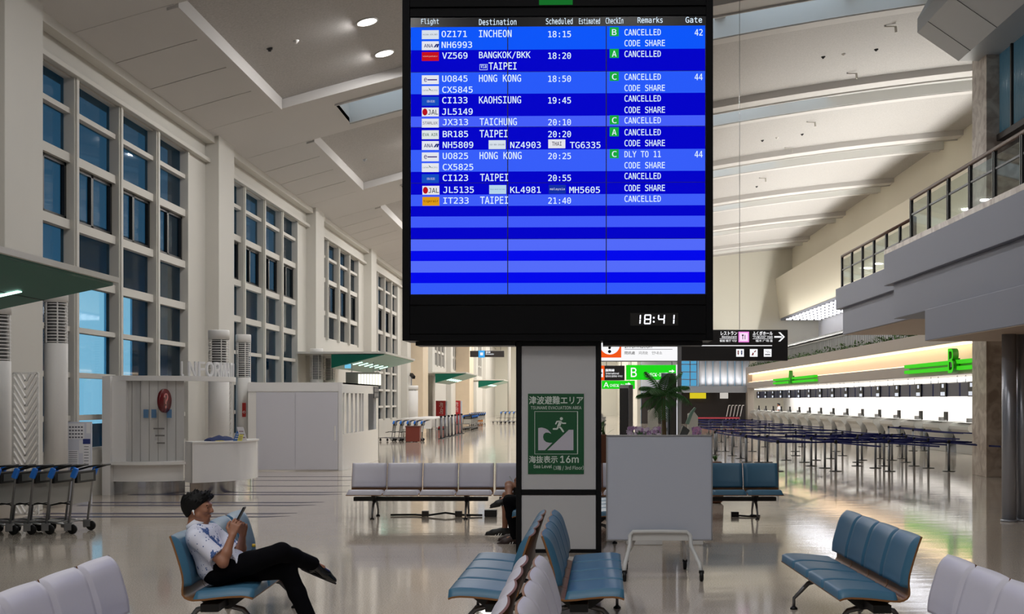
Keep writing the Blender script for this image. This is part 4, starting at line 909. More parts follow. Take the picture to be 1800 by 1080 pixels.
# ------------------------------------------------------------------ check-in hall: counters, displays, letters
M_cl, M_cd = mat('counter_grey', (178, 176, 170), .4), mat('counter_dark', (30, 29, 28), .45)
prof = [(13.62, 0), (13.6, .5), (13.5, .72), (13.36, .86), (13.36, .98), (13.5, 1.08), (13.8, 1.1), (14.3, 1.1), (14.3, 0)]
def make_counter():
    t = thing('check_in_counter', '', 'counter', (0, 0, 0))
    m = MB(); m.prism([(x-13.5, -1.05, z) for x, z in prof], (0, 2.1, 0)); m.build('front_body', M_cl, t, .01, local=True)
    m = MB(); m.prism([(x-13.5+.12+.25*math.sin(min(1, z)*2.6), 1.05, z) for x, z in ((13.5, 0), (13.5, .3), (13.5, .6), (13.5, .95), (13.9, 1.0), (14.3, 1.0), (14.3, 0))], (0, 1.2, 0)); m.build('baggage_bay', M_cd, t, local=True)
    m = MB(); m.box((.35, -.3, 1.3), (.04, .42, .3)); m.cyl((.4, -.3, 1.1), (.4, -.3, 1.2), .03, n=8); m.build('monitor', M_blackpl, t, local=True)
    m = MB(); m.box((.45, .5, 1.17), (.2, .3, .14)); m.build('printer', mat('printer_grey', (120, 120, 120), .4), t, local=True)
    m = MB(); m.box((.05, -.3, 1.103), (.3, 1.6, .006)); m.build('top_plate', M_white, t, local=True)
    return t
cnt0 = make_counter()
NC = 16
for i in range(NC):
    y = 43.6+3.38*i
    lab = 'grey curved check-in counter %s' % ('nearest the marble column, under the green letter B' if i == 0 else ('at the far end of the counter line' if i == NC-1 else '%s from the near end of the counter line' % ORD[i]))
    if i == 0: cnt0.location = (13.5, y, 0); cnt0['label'] = lab; cnt0['group'] = 'check-in counters'
    else: dup(cnt0, (13.5, y, 0), 0, lab, 'check-in counters')
M_nav = mat('display_navy', (22, 30, 66), .35)
def make_disp():
    t = thing('counter_display', '', 'display', (0, 0, 0))
    m = MB(); m.box((0, 0, .27), (.12, 3.2, .5)); m.build('case', M_nav, t, .01, local=True)
    m = MB(); m.box((-.075, .25, .27), (.06, .75, .52)); m.build('number_panel', M_black, t, local=True)
    m = MB(); m.box((-.11, .25, .42), (.012, .22, .14)); m.build('upper_number_plate', emis('plate_white', (235, 240, 250), .9), t, local=True)
    m = MB(); [m.box((-.11, .05+.14*k, .12), (.012, .1, .14)) for k in range(4)]; m.build('number_marks', emis('plate_white', (235, 240, 250), .9), t, local=True)
    for y in (-1.2, 1.2): m = MB(); m.cyl((0, y, .5), (0, y, .78), .015, n=6); m.build('hanger', M_alu, t, local=True)
    return t
dsp0 = make_disp()
for i in range(NC):
    y = 43.6+3.38*i
    lab = 'navy overhead counter display %s' % ('beside the marble column' if i == 0 else ('at the far end of the display line' if i == NC-1 else '%s from the near end of the display line' % ORD[i]))
    if i == 0: dsp0.location = (14.0, y, 2.0); dsp0['label'] = lab; dsp0['group'] = 'displays over the check-in counters'
    else: dup(dsp0, (14.0, y, 2.0), 0, lab, 'displays over the check-in counters')
M_gl = emis('letter_green', (70, 235, 30), .75)
for ch, yc, z0, h, ya, yb, zb, lab in (('B', 43.6, 2.83, .86, 41.0, 50.2, 2.93, 'large green three-dimensional letter B with double green bars on the check-in beam'), ('A', 76.4, 2.88, .8, 69.0, 83.4, 2.92, 'smaller green letter A with double green bars far along the check-in beam')):
    t = thing('zone_letter', lab, 'sign', (13.2, yc, z0))
    m = MB(); add_text(m, ch, (13.1, yc+.32, z0), -Y_, Z_, .62, h, .004, .0); lf_ = MB(); add_text(lf_, ch, (13.104, yc+.32, z0), -Y_, Z_, .62, h, .004, .2); lb = lf_.build('letter', mat('letter_side_green', (40, 130, 24), .4), t); m.build('lit_face', M_gl, lb)
    m = MB(); m.box2((13.12, yc-.1, z0+.2), (13.4, yc+.1, z0+h*.6)); m.build('bracket', M_darkmetal, t)
    for k in range(2):
        m = MB(); m.box2((13.22, ya, zb+.22*k), (13.4, yb, zb+.13+.22*k)); m.build('green_bar', M_gl, t)
# ------------------------------------------------------------------ belt stanchions
M_post = mat('stanchion_grey', (118, 120, 124), .35, .4)
def make_st():
    t = thing('belt_stanchion', '', 'stanchion', (0, 0, 0))
    m = MB(); m.cyl((0, 0, .015), (0, 0, .78), .034, n=12); m.build('post', M_post, t, local=True)
    m = MB(); m.lathe([(.17, 0), (.17, .008), (.16, .016), (.03, .022)], n=18); m.build('base', M_darkmetal, t, local=True)
    m = MB(); m.lathe([(.042, .74), (.042, .815), (.03, .83)], n=12); m.build('head', M_blackpl, t, local=True)
    return t
st0 = make_st(); st_n = [0]
def place_st(x, y, lab):
    g = 'belt stanchions of the check-in queue'
    if st_n[0] == 0: st0.location = (x, y, 0); st0['label'] = lab; st0['group'] = g; o = st0
    else: o = dup(st0, (x, y, 0), 0, lab, g)
    st_n[0] += 1; ORG[o.name] = Vector((x, y, 0)); return o
def Yg(py): return CH*F/(py-CY)
lines = [('front belt line', 829.0, [1257, 1311, 1367, 1469, 1563, 1668, 1760], [0, 1, 2, 3, 4, 5]),
         ('second belt line', 823.4, [1450, 1539, 1632], [0, 1]),
         ('third belt line', 819.6, [1426, 1507, 1554, 1607], [0, 1, 2]),
         ('fourth belt line', 813.2, [1312, 1334, 1349, 1414, 1508, 1593], [0, 1, 2, 3, 4]),
         ('fifth belt line', 809.5, [1382, 1434, 1515, 1568], [0, 1, 2]),
         ('sixth belt line', 806.6, [1302, 1461, 1547, 1586], [1, 2]),
         ('seventh belt line', 801.5, [1287, 1399, 1481], [0, 1]),
         ('eighth belt line', 794.0, [1260, 1275, 1322, 1398, 1470], [0, 1, 2, 3]),
         ('ninth belt line', 786.0, [1232, 1290, 1345, 1410], [0, 1, 2]),
         ('tenth belt line', 778.0, [1228, 1268, 1310, 1352, 1394], [0, 1, 2, 3]),
         ('eleventh belt line', 770.0, [1226, 1252, 1280, 1308, 1336], [0, 1, 2, 3]),
         ('farthest belt line', 763.0, [1222, 1246, 1270, 1296, 1322], [0, 1, 2, 3]),
         ('short belt run near the first counter', 793.0, [1605, 1625], [0]),
         ('short belt run near the second counter', 785.0, [1562, 1582], [0])]
for nm, py, xs_, links in lines:
    Y = Yg(py)
    pts = [Vector((P(x, py, Y)[0], Y, 0)) for x in xs_]
    if nm.startswith('front'): pts[0].y, pts[1].y = Yg(800), Yg(812); pts[0].x, pts[1].x = P(1257, 0, pts[0].y)[0], P(1311, 0, pts[1].y)[0]
    objs = [place_st(p.x, p.y, 'thin grey belt stanchion, %s from left in the %s' % (ORD[i], nm)) for i, p in enumerate(pts)]
    for i in links:
        if i+1 >= len(pts): continue
        a, b = pts[i], pts[i+1]; m = MB(); L = (b-a).length; d = (b-a).normalized()
        q = [a+d*.04+(b-a-d*.08)*(j/8) for j in range(9)]
        sag = [.775-.012*L/3*(1-(2*j/8-1)**2) for j in range(9)]
        lo = [Vector((p.x, p.y, z-.021)) for p, z in zip(q, sag)]; hi = [Vector((p.x, p.y, z+.021)) for p, z in zip(q, sag)]
        n_ = Vector((-d.y, d.x, 0))*.002
        m.grid([[v+n_ for v in lo], [v+n_ for v in hi]]); m.grid([[v-n_ for v in lo], [v-n_ for v in hi]]); m.grid([[v+n_ for v in hi], [v-n_ for v in hi]])
        m.build('belt', M_navy, objs[i])
# ------------------------------------------------------------------ hanging signs behind the pylon on the right
M_sb = mat('sign_black', (36, 33, 33), .35); M_sw = emis('sign_lit', (250, 250, 252), 1.0)
def sign_text(t, Yd, items, name='lettering', m_=None, y=-.03):
    for s_, x0, y0, x1, y1, b in items:
        m = MB(); a = P(x0, y1, Yd); add_text(m, s_, Vector((a[0], Yd+y, a[2])), X_, Z_, (x1-x0)*Yd/F, (y1-y0)*Yd/F, b); m.build(name, m_ or M_sw, t)
def pbox(m, px0, py0, px1, py1, Yd, y0, y1):
    a, b = P(px0, py1, Yd), P(px1, py0, Yd); m.box2((a[0], Yd+y0, a[2]), (b[0], Yd+y1, b[2])); return m
Ys = 30.0
t = thing('guide_sign', 'black hanging sign for restaurant and hall with a white right arrow', 'hanging sign', tuple(P(1290, 608, Ys)))
m = MB(); pbox(m, 1196, 580, 1385, 634.5, Ys, 0, .25); m.build('box', M_sb, t, .015)
sign_text(t, Ys, [('レストラン', 1267, 583, 1295.5, 589.5, .02), ('Restaurant', 1269, 590.5, 1295, 594.5, .01), ('餐館 餐厅 식당', 1265, 597.5, 1295, 601.5, .005), ('ふくぎホール', 1323, 583, 1358, 589.5, .02), ('"FUKUGI" Hall', 1323, 590.5, 1358, 594.5, .01), ('福木 广场 홀', 1328, 597.5, 1358, 601.5, .005)], y=-.012)
m = MB(); pbox(m, 1265, 595.6, 1295, 596.2, Ys, -.012, -.004); pbox(m, 1323, 595.6, 1358, 596.2, Ys, -.012, -.004); pbox(m, 1230, 607.3, 1357, 608.7, Ys, -.012, -.002); m.build('line', M_sw, t)
m = MB()
for q in (((1361, 591.2), (1374, 591.2), (1374, 594), (1361, 594)), ((1368, 584.5), (1371.5, 584.5), (1379.5, 592.6), (1376, 592.6)), ((1368, 600.7), (1371.5, 600.7), (1379.5, 592.6), (1376, 592.6))):
    m.prism([P(x, y, Ys)+Y_*-.012 for x, y in q], (0, .01, 0))
m.build('arrow', M_sw, t)
m = MB(); pbox(m, 1298, 583.5, 1316.5, 602, Ys, -.012, -.004); ic = m.build('pink_icon', emis('icon_pink', (240, 140, 225), 1.0), t)
m = MB(); pbox(m, 1300, 585.5, 1314.5, 600, Ys, -.016, -.012); m.build('icon_field', emis('icon_pale', (255, 222, 250), 1.0), ic)
m = MB(); pbox(m, 1305, 590, 1306, 597, Ys, -.02, -.016); pbox(m, 1309, 589, 1310, 597, Ys, -.02, -.016); pbox(m, 1304, 588.5, 1307, 591, Ys, -.02, -.016); m.build('fork_and_knife', M_black, ic)
for k, (x, c) in enumerate(((1293, 0), (1317, 1), (1341.5, 2))):
    m = MB(); pbox(m, x-1, 612.5, x+16.5, 629, Ys, -.01, -.002); fr_ = m.build('icon_frame', M_darkmetal, t)
    m = MB(); pbox(m, x+1, 614, x+14.5, 627.5, Ys, -.016, -.01); m.build('icon_field', M_sw, fr_)
    red, blu = mat('icon_red', (190, 30, 40), .5), mat('icon_blue_ink', (30, 60, 150), .5)
    if c == 0:
        for xx, mm in ((x+4.5, red), (x+10.5, blu)):
            m = MB(); cc = P(xx, 618, Ys); m.lathe([(.004, -.02), (.02, -.02), (.02, -.017), (.004, -.017)], (cc[0], Ys, cc[2]), 10, axis='y'); m.prism([P(xx-1.5, 619.8, Ys)+Y_*-.02, P(xx+1.5, 619.8, Ys)+Y_*-.02, P(xx+.5, 624.5, Ys)+Y_*-.02, P(xx-.5, 624.5, Ys)+Y_*-.02], (0, .003, 0)); m.build('toilet_figure', mm, fr_)
    if c == 1: m = MB(); m.prism([P(a, b, Ys)+Y_*-.02 for a, b in ((x+4, 625), (x+6, 620), (x+8, 621), (x+7, 625))], (0, .003, 0)); m.prism([P(a, b, Ys)+Y_*-.02 for a, b in ((x+8, 619), (x+11, 616), (x+12, 617.5), (x+9.5, 620))], (0, .003, 0)); m.build('red_mark', red, fr_)
    if c == 2:
        m = MB(); pbox(m, x+3, 623, x+12, 624.5, Ys, -.02, -.017)
        for q in (0, 3.5): m.tube([P(x+4+q, 617, Ys)+Y_*-.018, P(x+6+q, 618.5, Ys)+Y_*-.018, P(x+7+q, 619, Ys)+Y_*-.018, P(x+9+q, 621, Ys)+Y_*-.018], .004, 5)
        m.build('smoking_mark', M_black, fr_)
for px in (1216, 1300): m = MB(); c = P(px, 580, Ys+.12); m.cyl(c, (c[0], c[1], zc(c[0])+.3), .007, n=6); m.build('hanger_rod', M_alu, t)
Yi = 25.0
t = thing('information_sign', 'white lit information sign with an orange field and question mark circle', 'sign', tuple(P(1123, 621, Yi)))
m = MB(); pbox(m, 1040, 596, 1191, 634.5, Yi, 0, .12); m.build('lightbox', M_sw, t, .004)
m = MB(); pbox(m, 1040, 598, 1092, 629, Yi, -.006, -.001); of = m.build('orange_field', emis('orange_glow', (242, 88, 24), 1.0), t)
m = MB(); cc = P(1072, 606, Yi); m.lathe([(.01, -.012), (.2, -.012), (.2, -.006), (.01, -.006)], (cc[0], Yi, cc[2]), 28, axis='y'); m.build('circle', M_sw, of)
m = MB(); a = P(1065, 620.5, Yi); add_text(m, '?', (a[0], Yi-.014, a[2]), X_, Z_, 14*Yi/F, 24*Yi/F, .03); m.build('question_mark', M_black, of)
sign_text(t, Yi, [('Information', 1098, 603, 1146, 612.5, .004), ('問訊處', 1098, 618, 1116, 623.5, .006), ('问讯处', 1123, 618, 1139, 623.5, 0), ('안내소', 1146, 618, 1164, 623.5, 0)], m_=mat('sign_ink', (50, 46, 46), .5), y=-.003)
m = MB(); pbox(m, 1098, 614, 1182, 614.7, Yi, -.003, -.001); m.build('line', mat('sign_ink', (50, 46, 46), .5), t)
m = MB(); pbox(m, 1040, 634.5, 1191, 636, Yi, -.01, .13); m.build('bottom_rail', M_alu, t)
m = MB(); a = P(1190.5, 0, Yi)[0]; b = P(1198, 0, Yi)[0]; m.box2((a, Yi, 0), (b, Yi+.12, 3.6)); m.build('post', M_alu, t, .004)
m = MB(); a = P(1189, 0, Yi)[0]; b = P(1190.3, 0, Yi)[0]; m.box2((a, Yi-.01, 0), (b, Yi+.1, 2.6)); m.build('lit_edge', emis('edge_lit', (250, 250, 255), .9), t)
for px0, px1, py0, py1, Yd, tx, lab, nm in ((1101, 1191, 642, 668, 52.0, 'B', 'green lit zone sign with a white letter B and an arrow', 'zone_sign'), (1058, 1116, 669.5, 684, 65.5, 'A', 'green lit zone sign with a white letter A, below the other green one', 'zone_sign')):
    t = thing(nm, lab, 'sign', tuple(P((px0+px1)/2, py1, Yd)))
    m = MB(); pbox(m, px0, py0, px1, py1, Yd, 0, .25); m.build('lightbox', emis('zone_green', (30, 214, 26), 1.0), t, .01)
    h = py1-py0
    if tx == 'B':
        sign_text(t, Yd, [('B', px0+8, py0+5, px0+18, py1-5, .012), ('CHECK-IN', px0+34, py0+14, px0+64, py1-6, .006)], 'letter')
        m = MB(); m.prism([P(x, y, Yd)+Y_*-.03 for x, y in ((1181, 650), (1186, 653), (1181, 656), (1181, 654), (1176, 654), (1176, 652), (1181, 652))], (0, .02, 0)); m.build('arrow', M_sw, t)
    else:
        sign_text(t, Yd, [('A', px0+3, py0+3, px0+12, py1-3, .012), ('CHECK-IN', px0+14, py0+6, px0+38, py1-3.5, .006)], 'letter')
        m = MB(); m.prism([P(x, y, Yd)+Y_*-.03 for x, y in ((1104, 672.5), (1109, 675.5), (1104, 678.5), (1104, 676.3), (1099, 676.3), (1099, 674.7), (1104, 674.7))], (0, .02, 0)); m.build('arrow', M_sw, t)
    for px in (px0+8, px1-10): m = MB(); c = P(px, py0, Yd+.1); m.cyl(c, (c[0], c[1], zc(c[0])+.3), .015, n=6); m.build('hanger_rod', M_darkmetal, t)
Yn = 48.0
t = thing('international_sign', 'black lit sign for international flights with an orange plane field', 'sign', tuple(P(1076, 670, Yn)))
m = MB(); pbox(m, 1040, 643, 1098, 669, Yn, 0, .2); m.build('box', M_sb, t, .01)
m = MB(); pbox(m, 1040, 643, 1062.5, 669, Yn, -.02, -.005); o2 = m.build('orange_field', emis('orange_glow', (242, 88, 24), 1.0), t)
m = MB(); pbox(m, 1045, 649, 1060, 663.5, Yn, -.03, -.02); m.build('white_field', M_sw, o2)
m = MB(); m.prism([P(x, y, Yn)+Y_*-.04 for x, y in ((1048, 656), (1058, 655), (1059, 656.5), (1053, 660), (1051, 660), (1053, 657.5))], (0, .01, 0)); m.build('plane_mark', M_black, o2)
sign_text(t, Yn, [('国際線', 1064.5, 649, 1080, 653.5, .02), ('International', 1064.5, 655, 1088, 658.5, .01), ('国际线 國際線 국제선', 1064.5, 660, 1094, 663.5, 0)], y=-.02)
for px in (1046, 1092): m = MB(); c = P(px, 643, Yn+.1); m.cyl(c, (c[0], c[1], zc(c[0])+.3), .015, n=6); m.build('hanger_rod', M_darkmetal, t)
# ------------------------------------------------------------------ screens, palm and orchids behind the whiteboard
def totem(label, x0, x1, yt, Yd, rz):
    a, b = P(x0, yt, Yd), P(x1, yt, Yd); c = (a+b)/2; h = c[2]
    t = thing('digital_totem', label, 'digital signage', (c[0], Yd, 0), rz)
    m = MB(); m.box2((-.17, 0, .02), (.17, .14, h)); m.build('casing', M_alu, t, .01, local=True)
    m = MB(); m.box2((-.15, -.012, .35), (.15, -.001, h-.08)); sc_ = m.build('screen', mat('totem_screen', (8, 9, 16), .12), t, local=True)
    m = MB(); m.box2((-.3, -.1, 0), (.3, .25, .03)); m.build('base', M_darkmetal, t, .006, local=True)
    m = MB()
    for i in range(9): z = h-.25-i*.16; m.box2((-.18, .02, z-.05), (-.171, .12, z+.05))
    m.build('side_print', mat('totem_print', (210, 212, 226), .5), t, local=True)
totem('upright digital signage screen with black face, right of the palm', 1171, 1193, 656, 21.5, rd(62))
totem('upright digital signage screen with black face, left of the palm', 1086, 1108, 677, 30.0, rd(-50))
pl = thing('potted_palm', 'potted palm with long drooping green fronds behind the whiteboard', 'palm', (P(1166, 0, 19.8)[0], 19.8, 0))
cx_, cy_ = P(1166, 0, 19.8)[0], 19.8
m = MB(); m.lathe([(.2, 0), (.26, .02), (.3, .5), (.32, .52), (.28, .52), (.27, .46), (.01, .46)], (cx_, cy_, 0)); m.build('pot', M_white, pl)
m = MB(); m.tube([(cx_, cy_, .46), (cx_+.02, cy_, 1.1), (cx_, cy_, 1.95)], [.045, .04, .03], 10); m.build('trunk', mat('palm_trunk', (120, 98, 66), .8, var=.2, vscale=20), pl)
rp = random.Random(11); M_palm = mat('palm_green', (62, 112, 52), .4, var=.25, vscale=5)
def frond(az, el, L, droop):
    m = MB(); o = Vector((cx_, cy_, 1.95)); pts = []; n = 14; el_ = el; p = o.copy(); d = None
    for i in range(n+1):
        pts.append(p.copy()); e = el_-droop*i/n; d = Vector((math.cos(az)*math.cos(e), math.sin(az)*math.cos(e), math.sin(e))); p = p+d*L/n
    m.tube(pts, [.012-.009*i/n for i in range(n+1)], 6)
    for i in range(2, n+1):
        for sub_ in (0,):
            if i == n and sub_: continue
            b = pts[i].lerp(pts[min(i+1, n)], sub_); t_ = (pts[min(i+1, n)]-pts[i-1]).normalized(); u = (i+sub_)/n
            ll = .23*math.sin(PI*min(1, .15+u*.85))**.6
            for sg_ in (-1, 1):
                sd = t_.cross(Z_).normalized()*sg_; dr = (sd*.75+t_*.6-Z_*.25).normalized(); tip = b+dr*ll-Z_*ll*.22
                mid = b+dr*ll*.5; w_ = t_*.0085; bl = Z_*.004
                m.add([b-w_, b+w_, mid+w_*1.3+bl, tip, mid-w_*1.3-bl], [(0, 1, 2, 3, 4)])
    return m
for i in range(15):
    az = 2*PI*i/15*1.0+rp.uniform(-.2, .2); el = (1.25, .5, .9, .2, .75, -.3)[i % 6]
    frond(az, el, rp.uniform(.42, .56), rp.uniform(1.0, 1.7) if i % 6 else .7).build('frond', M_palm, pl, fix=False)
def orchid_box(label, x0, x1, Yd, ztop, n, cols, pot):
    a, b = P(x0, 0, Yd)[0], P(x1, 0, Yd)[0]
    t = thing('orchid_planter', label, 'flowers', ((a+b)/2, Yd, 0)); h = ztop-.34
    m = MB(); m.box2((a, Yd-.16, 0), (b, Yd+.16, h)); m.build('planter', pot, t, .01)
    r_ = random.Random(int(x0))
    st_, lv = MB(), MB(); fl = [MB() for _ in cols]
    for i in range(n):
        x = r_.uniform(a+.03, b-.03); y = Yd+r_.uniform(-.1, .1); z = ztop-r_.uniform(.0, .17); bx_ = x+r_.uniform(-.05, .05)
        st_.tube([(bx_, y, h-.02), ((x+bx_)/2, y, (h+z)/2), (x, y, z)], .004, 5)
        c = Vector((x, y-.01, z)); f = fl[i % len(cols)]
        for k in range(5):
            an = 2*PI*k/5+r_.uniform(-.2, .2); d = Vector((math.cos(an), -.25, math.sin(an))); s2 = d.cross(Y_).normalized()*.016
            f.add([c, c+d*.015+s2*.8, c+d*.031, c+d*.015-s2*.8], [(0, 1, 2, 3)])
        f.ell(c, (.009, .009, .009), nu=6, nv=4)
    for i in range(int((b-a)*30)):
        x = r_.uniform(a, b); an = r_.uniform(0, 2*PI); d = Vector((math.cos(an), math.sin(an)*.6, .6)); s2 = d.cross(Z_).normalized()*.02; c = Vector((x, Yd, h)); lv.add([c, c+d*.09+s2, c+d*.17, c+d*.09-s2], [(0, 1, 2, 3)])
    st_.build('stems', M_palm, t); lv.build('leaves', M_palm, t, fix=False)
    for f, c in zip(fl, cols): o = f.build('blossoms', c, t, fix=False); o['kind'] = 'stuff'
lil = [mat('orchid_pale', (222, 206, 226), .6), mat('orchid_lilac', (178, 140, 184), .6)]
orchid_box('long planter of pale lilac orchids behind the whiteboard, left of the screen', 1100, 1163, 16.5, 1.9-.37, 150, lil, M_white)
orchid_box('short planter of pink lilac orchids behind the whiteboard, right of the screen', 1214, 1234, 16.5, 1.9-.37, 45, [lil[1], mat('orchid_pink', (206, 150, 190), .6)], M_white)
orchid_box('white orchid in a brown pot between the pylon and the whiteboard', 1054, 1066, 22.0, 1.9-.27, 22, [mat('orchid_white', (240, 238, 232), .6)], mat('pot_brown', (104, 62, 40), .5))
sp = thing('small_potted_plant', 'small green plant in a brown pot behind the far blue bench', 'plant', (P(1257, 0, 23)[0], 23, 0)); v = P(1257, 812, 23)
m = MB(); m.lathe([(.1, .0), (.16, .05), (.13, v[2]-.02), (.12, v[2]), (.01, v[2])], (v[0], 23, 0), 18); m.build('pot', mat('pot_brown', (104, 62, 40), .5), sp)
m = MB(); r_ = random.Random(5)
for i in range(22): an = r_.uniform(0, 2*PI); d = Vector((math.cos(an)*.6, math.sin(an)*.6, 1)); s2 = d.cross(Z_).normalized()*.015; c = Vector((v[0], 23, v[2])); m.add([c, c+d*.06+s2, c+d*.12, c+d*.06-s2], [(0, 1, 2, 3)])
m.build('leaves', M_palm, sp, fix=False)
ds = thing('tilted_desk_sign', 'slanted green-grey stand leaning behind the right end of the whiteboard', 'stand', (P(1210, 0, 17.5)[0], 17.5, 0))
def q_(x, y): return P(x, y, 17.5)
m = MB(); m.prism([q_(1193, 770), q_(1206, 770), q_(1213, 757), q_(1201, 748)], (0, .12, 0)); m.build('body', mat('stand_dark', (88, 92, 90), .4), ds, .01)
m = MB(); m.prism([q_(1205, 745), q_(1211, 747), q_(1218, 728), q_(1224, 718), q_(1221, 716), q_(1214, 724)], (0, .05, 0)); m.build('green_arm', mat('stand_green', (140, 176, 156), .4), ds, .006)
m = MB(); m.cyl((q_(1200, 0)[0], 17.56, .02), (q_(1200, 0)[0], 17.56, 1.4), .03, n=12); m.lathe([(.2, 0), (.2, .02), (.04, .05)], (q_(1200, 0)[0], 17.56, 0)); m.build('pedestal', M_darkmetal, ds)
for x0, x1, yt, Yd, lab in ((1139, 1157, 722, 24.5, 'pale upright panel standing behind the orchids below the palm'), (1209, 1227, 728, 24.0, 'pale upright panel standing right of the slanted stand')):
    a, b = P(x0, yt, Yd), P(x1, yt, Yd); t = thing('upright_panel', lab, 'panel', ((a[0]+b[0])/2, Yd, 0)); m = MB(); m.prism([(a[0], Yd, .03), (b[0], Yd, .03), (b[0], Yd, a[2]-.05), ((a[0]*.4+b[0]*.6), Yd, a[2]+.05), (a[0], Yd, a[2])], (0, .08, 0)); m.build('board', mat('panel_pale', (216, 214, 202), .5), t, .006)
    m = MB(); m.box2((a[0]-.05, Yd-.1, 0), (b[0]+.05, Yd+.18, .03)); m.build('foot', M_darkmetal, t)
# dark shop at the far end
for i in range(5):
    x = 1276+i*6; b = P(x+2, 741, 96.7); b.z = 0; t = thing('folded_wheelchair', 'folded pale wheelchair before the dark shop at the far end, %s from the left' % ORD[i], 'wheelchair', tuple(b), 0, 'folded wheelchairs')
    m = MB(); m.bar(P(x, 738, 96.8), P(x+5, 713, 96.8), .05, .05); m.bar(P(x+5, 713, 96.8), P(x+8, 713, 96.8), .05, .05); m.build('frame', M_white, t)
    m = MB(); m.lathe([(.24, -.03), (.3, -.03), (.3, .03), (.24, .03), (.24, -.03)], (b[0], 96.7, .3), 18, axis='y', caps=False); m.build('wheel', M_blackpl, t)
m = MB(); pbox(m, 1216, 734, 1300, 736.5, 96, 0, .2); o = m.build('red_rail', mat('rail_red', (196, 70, 90), .5)); tag(o, 'thin red barrier rail before the dark shop at the far end', 'rail'); m2 = MB()
for px in (1218, 1258, 1298): m = MB(); c = P(px, 736, 96.1); m.cyl((c[0], 96.1, 0), c, .04, n=8); m.build('post', M_darkmetal, o)
m = MB(); pbox(m, 1213, 691, 1241, 701, 99.3, 0, .2); o = m.build('yellow_sign', emis('sign_yellow', (226, 206, 40), .9)); tag(o, 'yellow lit sign over the dark shop at the far end', 'sign')
m = MB(); pbox(m, 1266, 690, 1280, 701, 99.3, 0, .2); o = m.build('white_sign', emis('sign_pale', (220, 214, 206), .8)); tag(o, 'small pale lit sign right of the yellow one over the dark shop', 'sign')
# ------------------------------------------------------------------ small ceiling fittings
for px, py, k in ((474, 86, 0), (520, 72, 1), (641, 281, 2), (1447, 100, 0), (1483, 95, 1), (1540, 87, 0), (1340, 247, 0), (1366, 242, 1), (1410, 236, 0), (1330, 328, 0)):
    # find where the sight line meets the raised coffer surface
    Y = 20.0
    while CH+(CY-py)*Y/F < zc((px-CX)*Y/F)+.23 and Y < 120: Y += .02
    v = P(px, py, Y); m = MB(); m.lathe([(.01, -.06), (.03, -.06), (.04, -.03), (.07, -.01), (.07, .03)], v, 14)
    o = m.build('smoke_detector', M_darkmetal if k == 0 else (M_white if k == 1 else M_alu)); tag(o, 'small %s ceiling detector %s' % (('dark', 'white', 'grey')[k], {474: 'above the nearest window bay', 520: 'above the nearest window bay, right of the dark one', 641: 'on the second coffer left of the board', 1447: 'on the nearest ceiling field right of the board', 1483: 'on the nearest field right of the board, beside the dark one', 1540: 'on the nearest ceiling field, nearest the sloped bulkhead', 1340: 'on the second ceiling field right of the board', 1366: 'on the second ceiling field, beside the dark one', 1410: 'on the second ceiling field, rightmost there', 1330: 'on the third ceiling field right of the board'}[px]), 'detector')
for px, py, w_ in ((1568, 44, 1), (1500, 127, 2), (1428, 213, 3), (1388, 259, 4), (1342, 312, 5)):
    Y = 20.0
    while CH+(CY-py)*Y/F < zc((px-CX)*Y/F)+.22 and Y < 120: Y += .02
    v = P(px, py, Y); t = thing('ceiling_bracket', 'hook-shaped camera bracket on the ceiling right of the board, %s from the near end' % ORD[w_-1], 'bracket', tuple(v), 0, 'ceiling brackets')
    m = MB(); m.bar(v+Vector((-.22, 0, -.05)), v+Vector((.1, 0, -.05)), .035, .035); m.build('arm', M_cream, t); m = MB(); m.bar(v+Vector((.1, 0, -.04)), v+Vector((.12, 0, -.22)), .06, .06); m.build('head', M_cream, t)
    m = MB(); m.cyl(v+Vector((-.2, 0, -.04)), v+Vector((-.2, 0, .03)), .03, n=8); m.build('mount', M_alu, t)
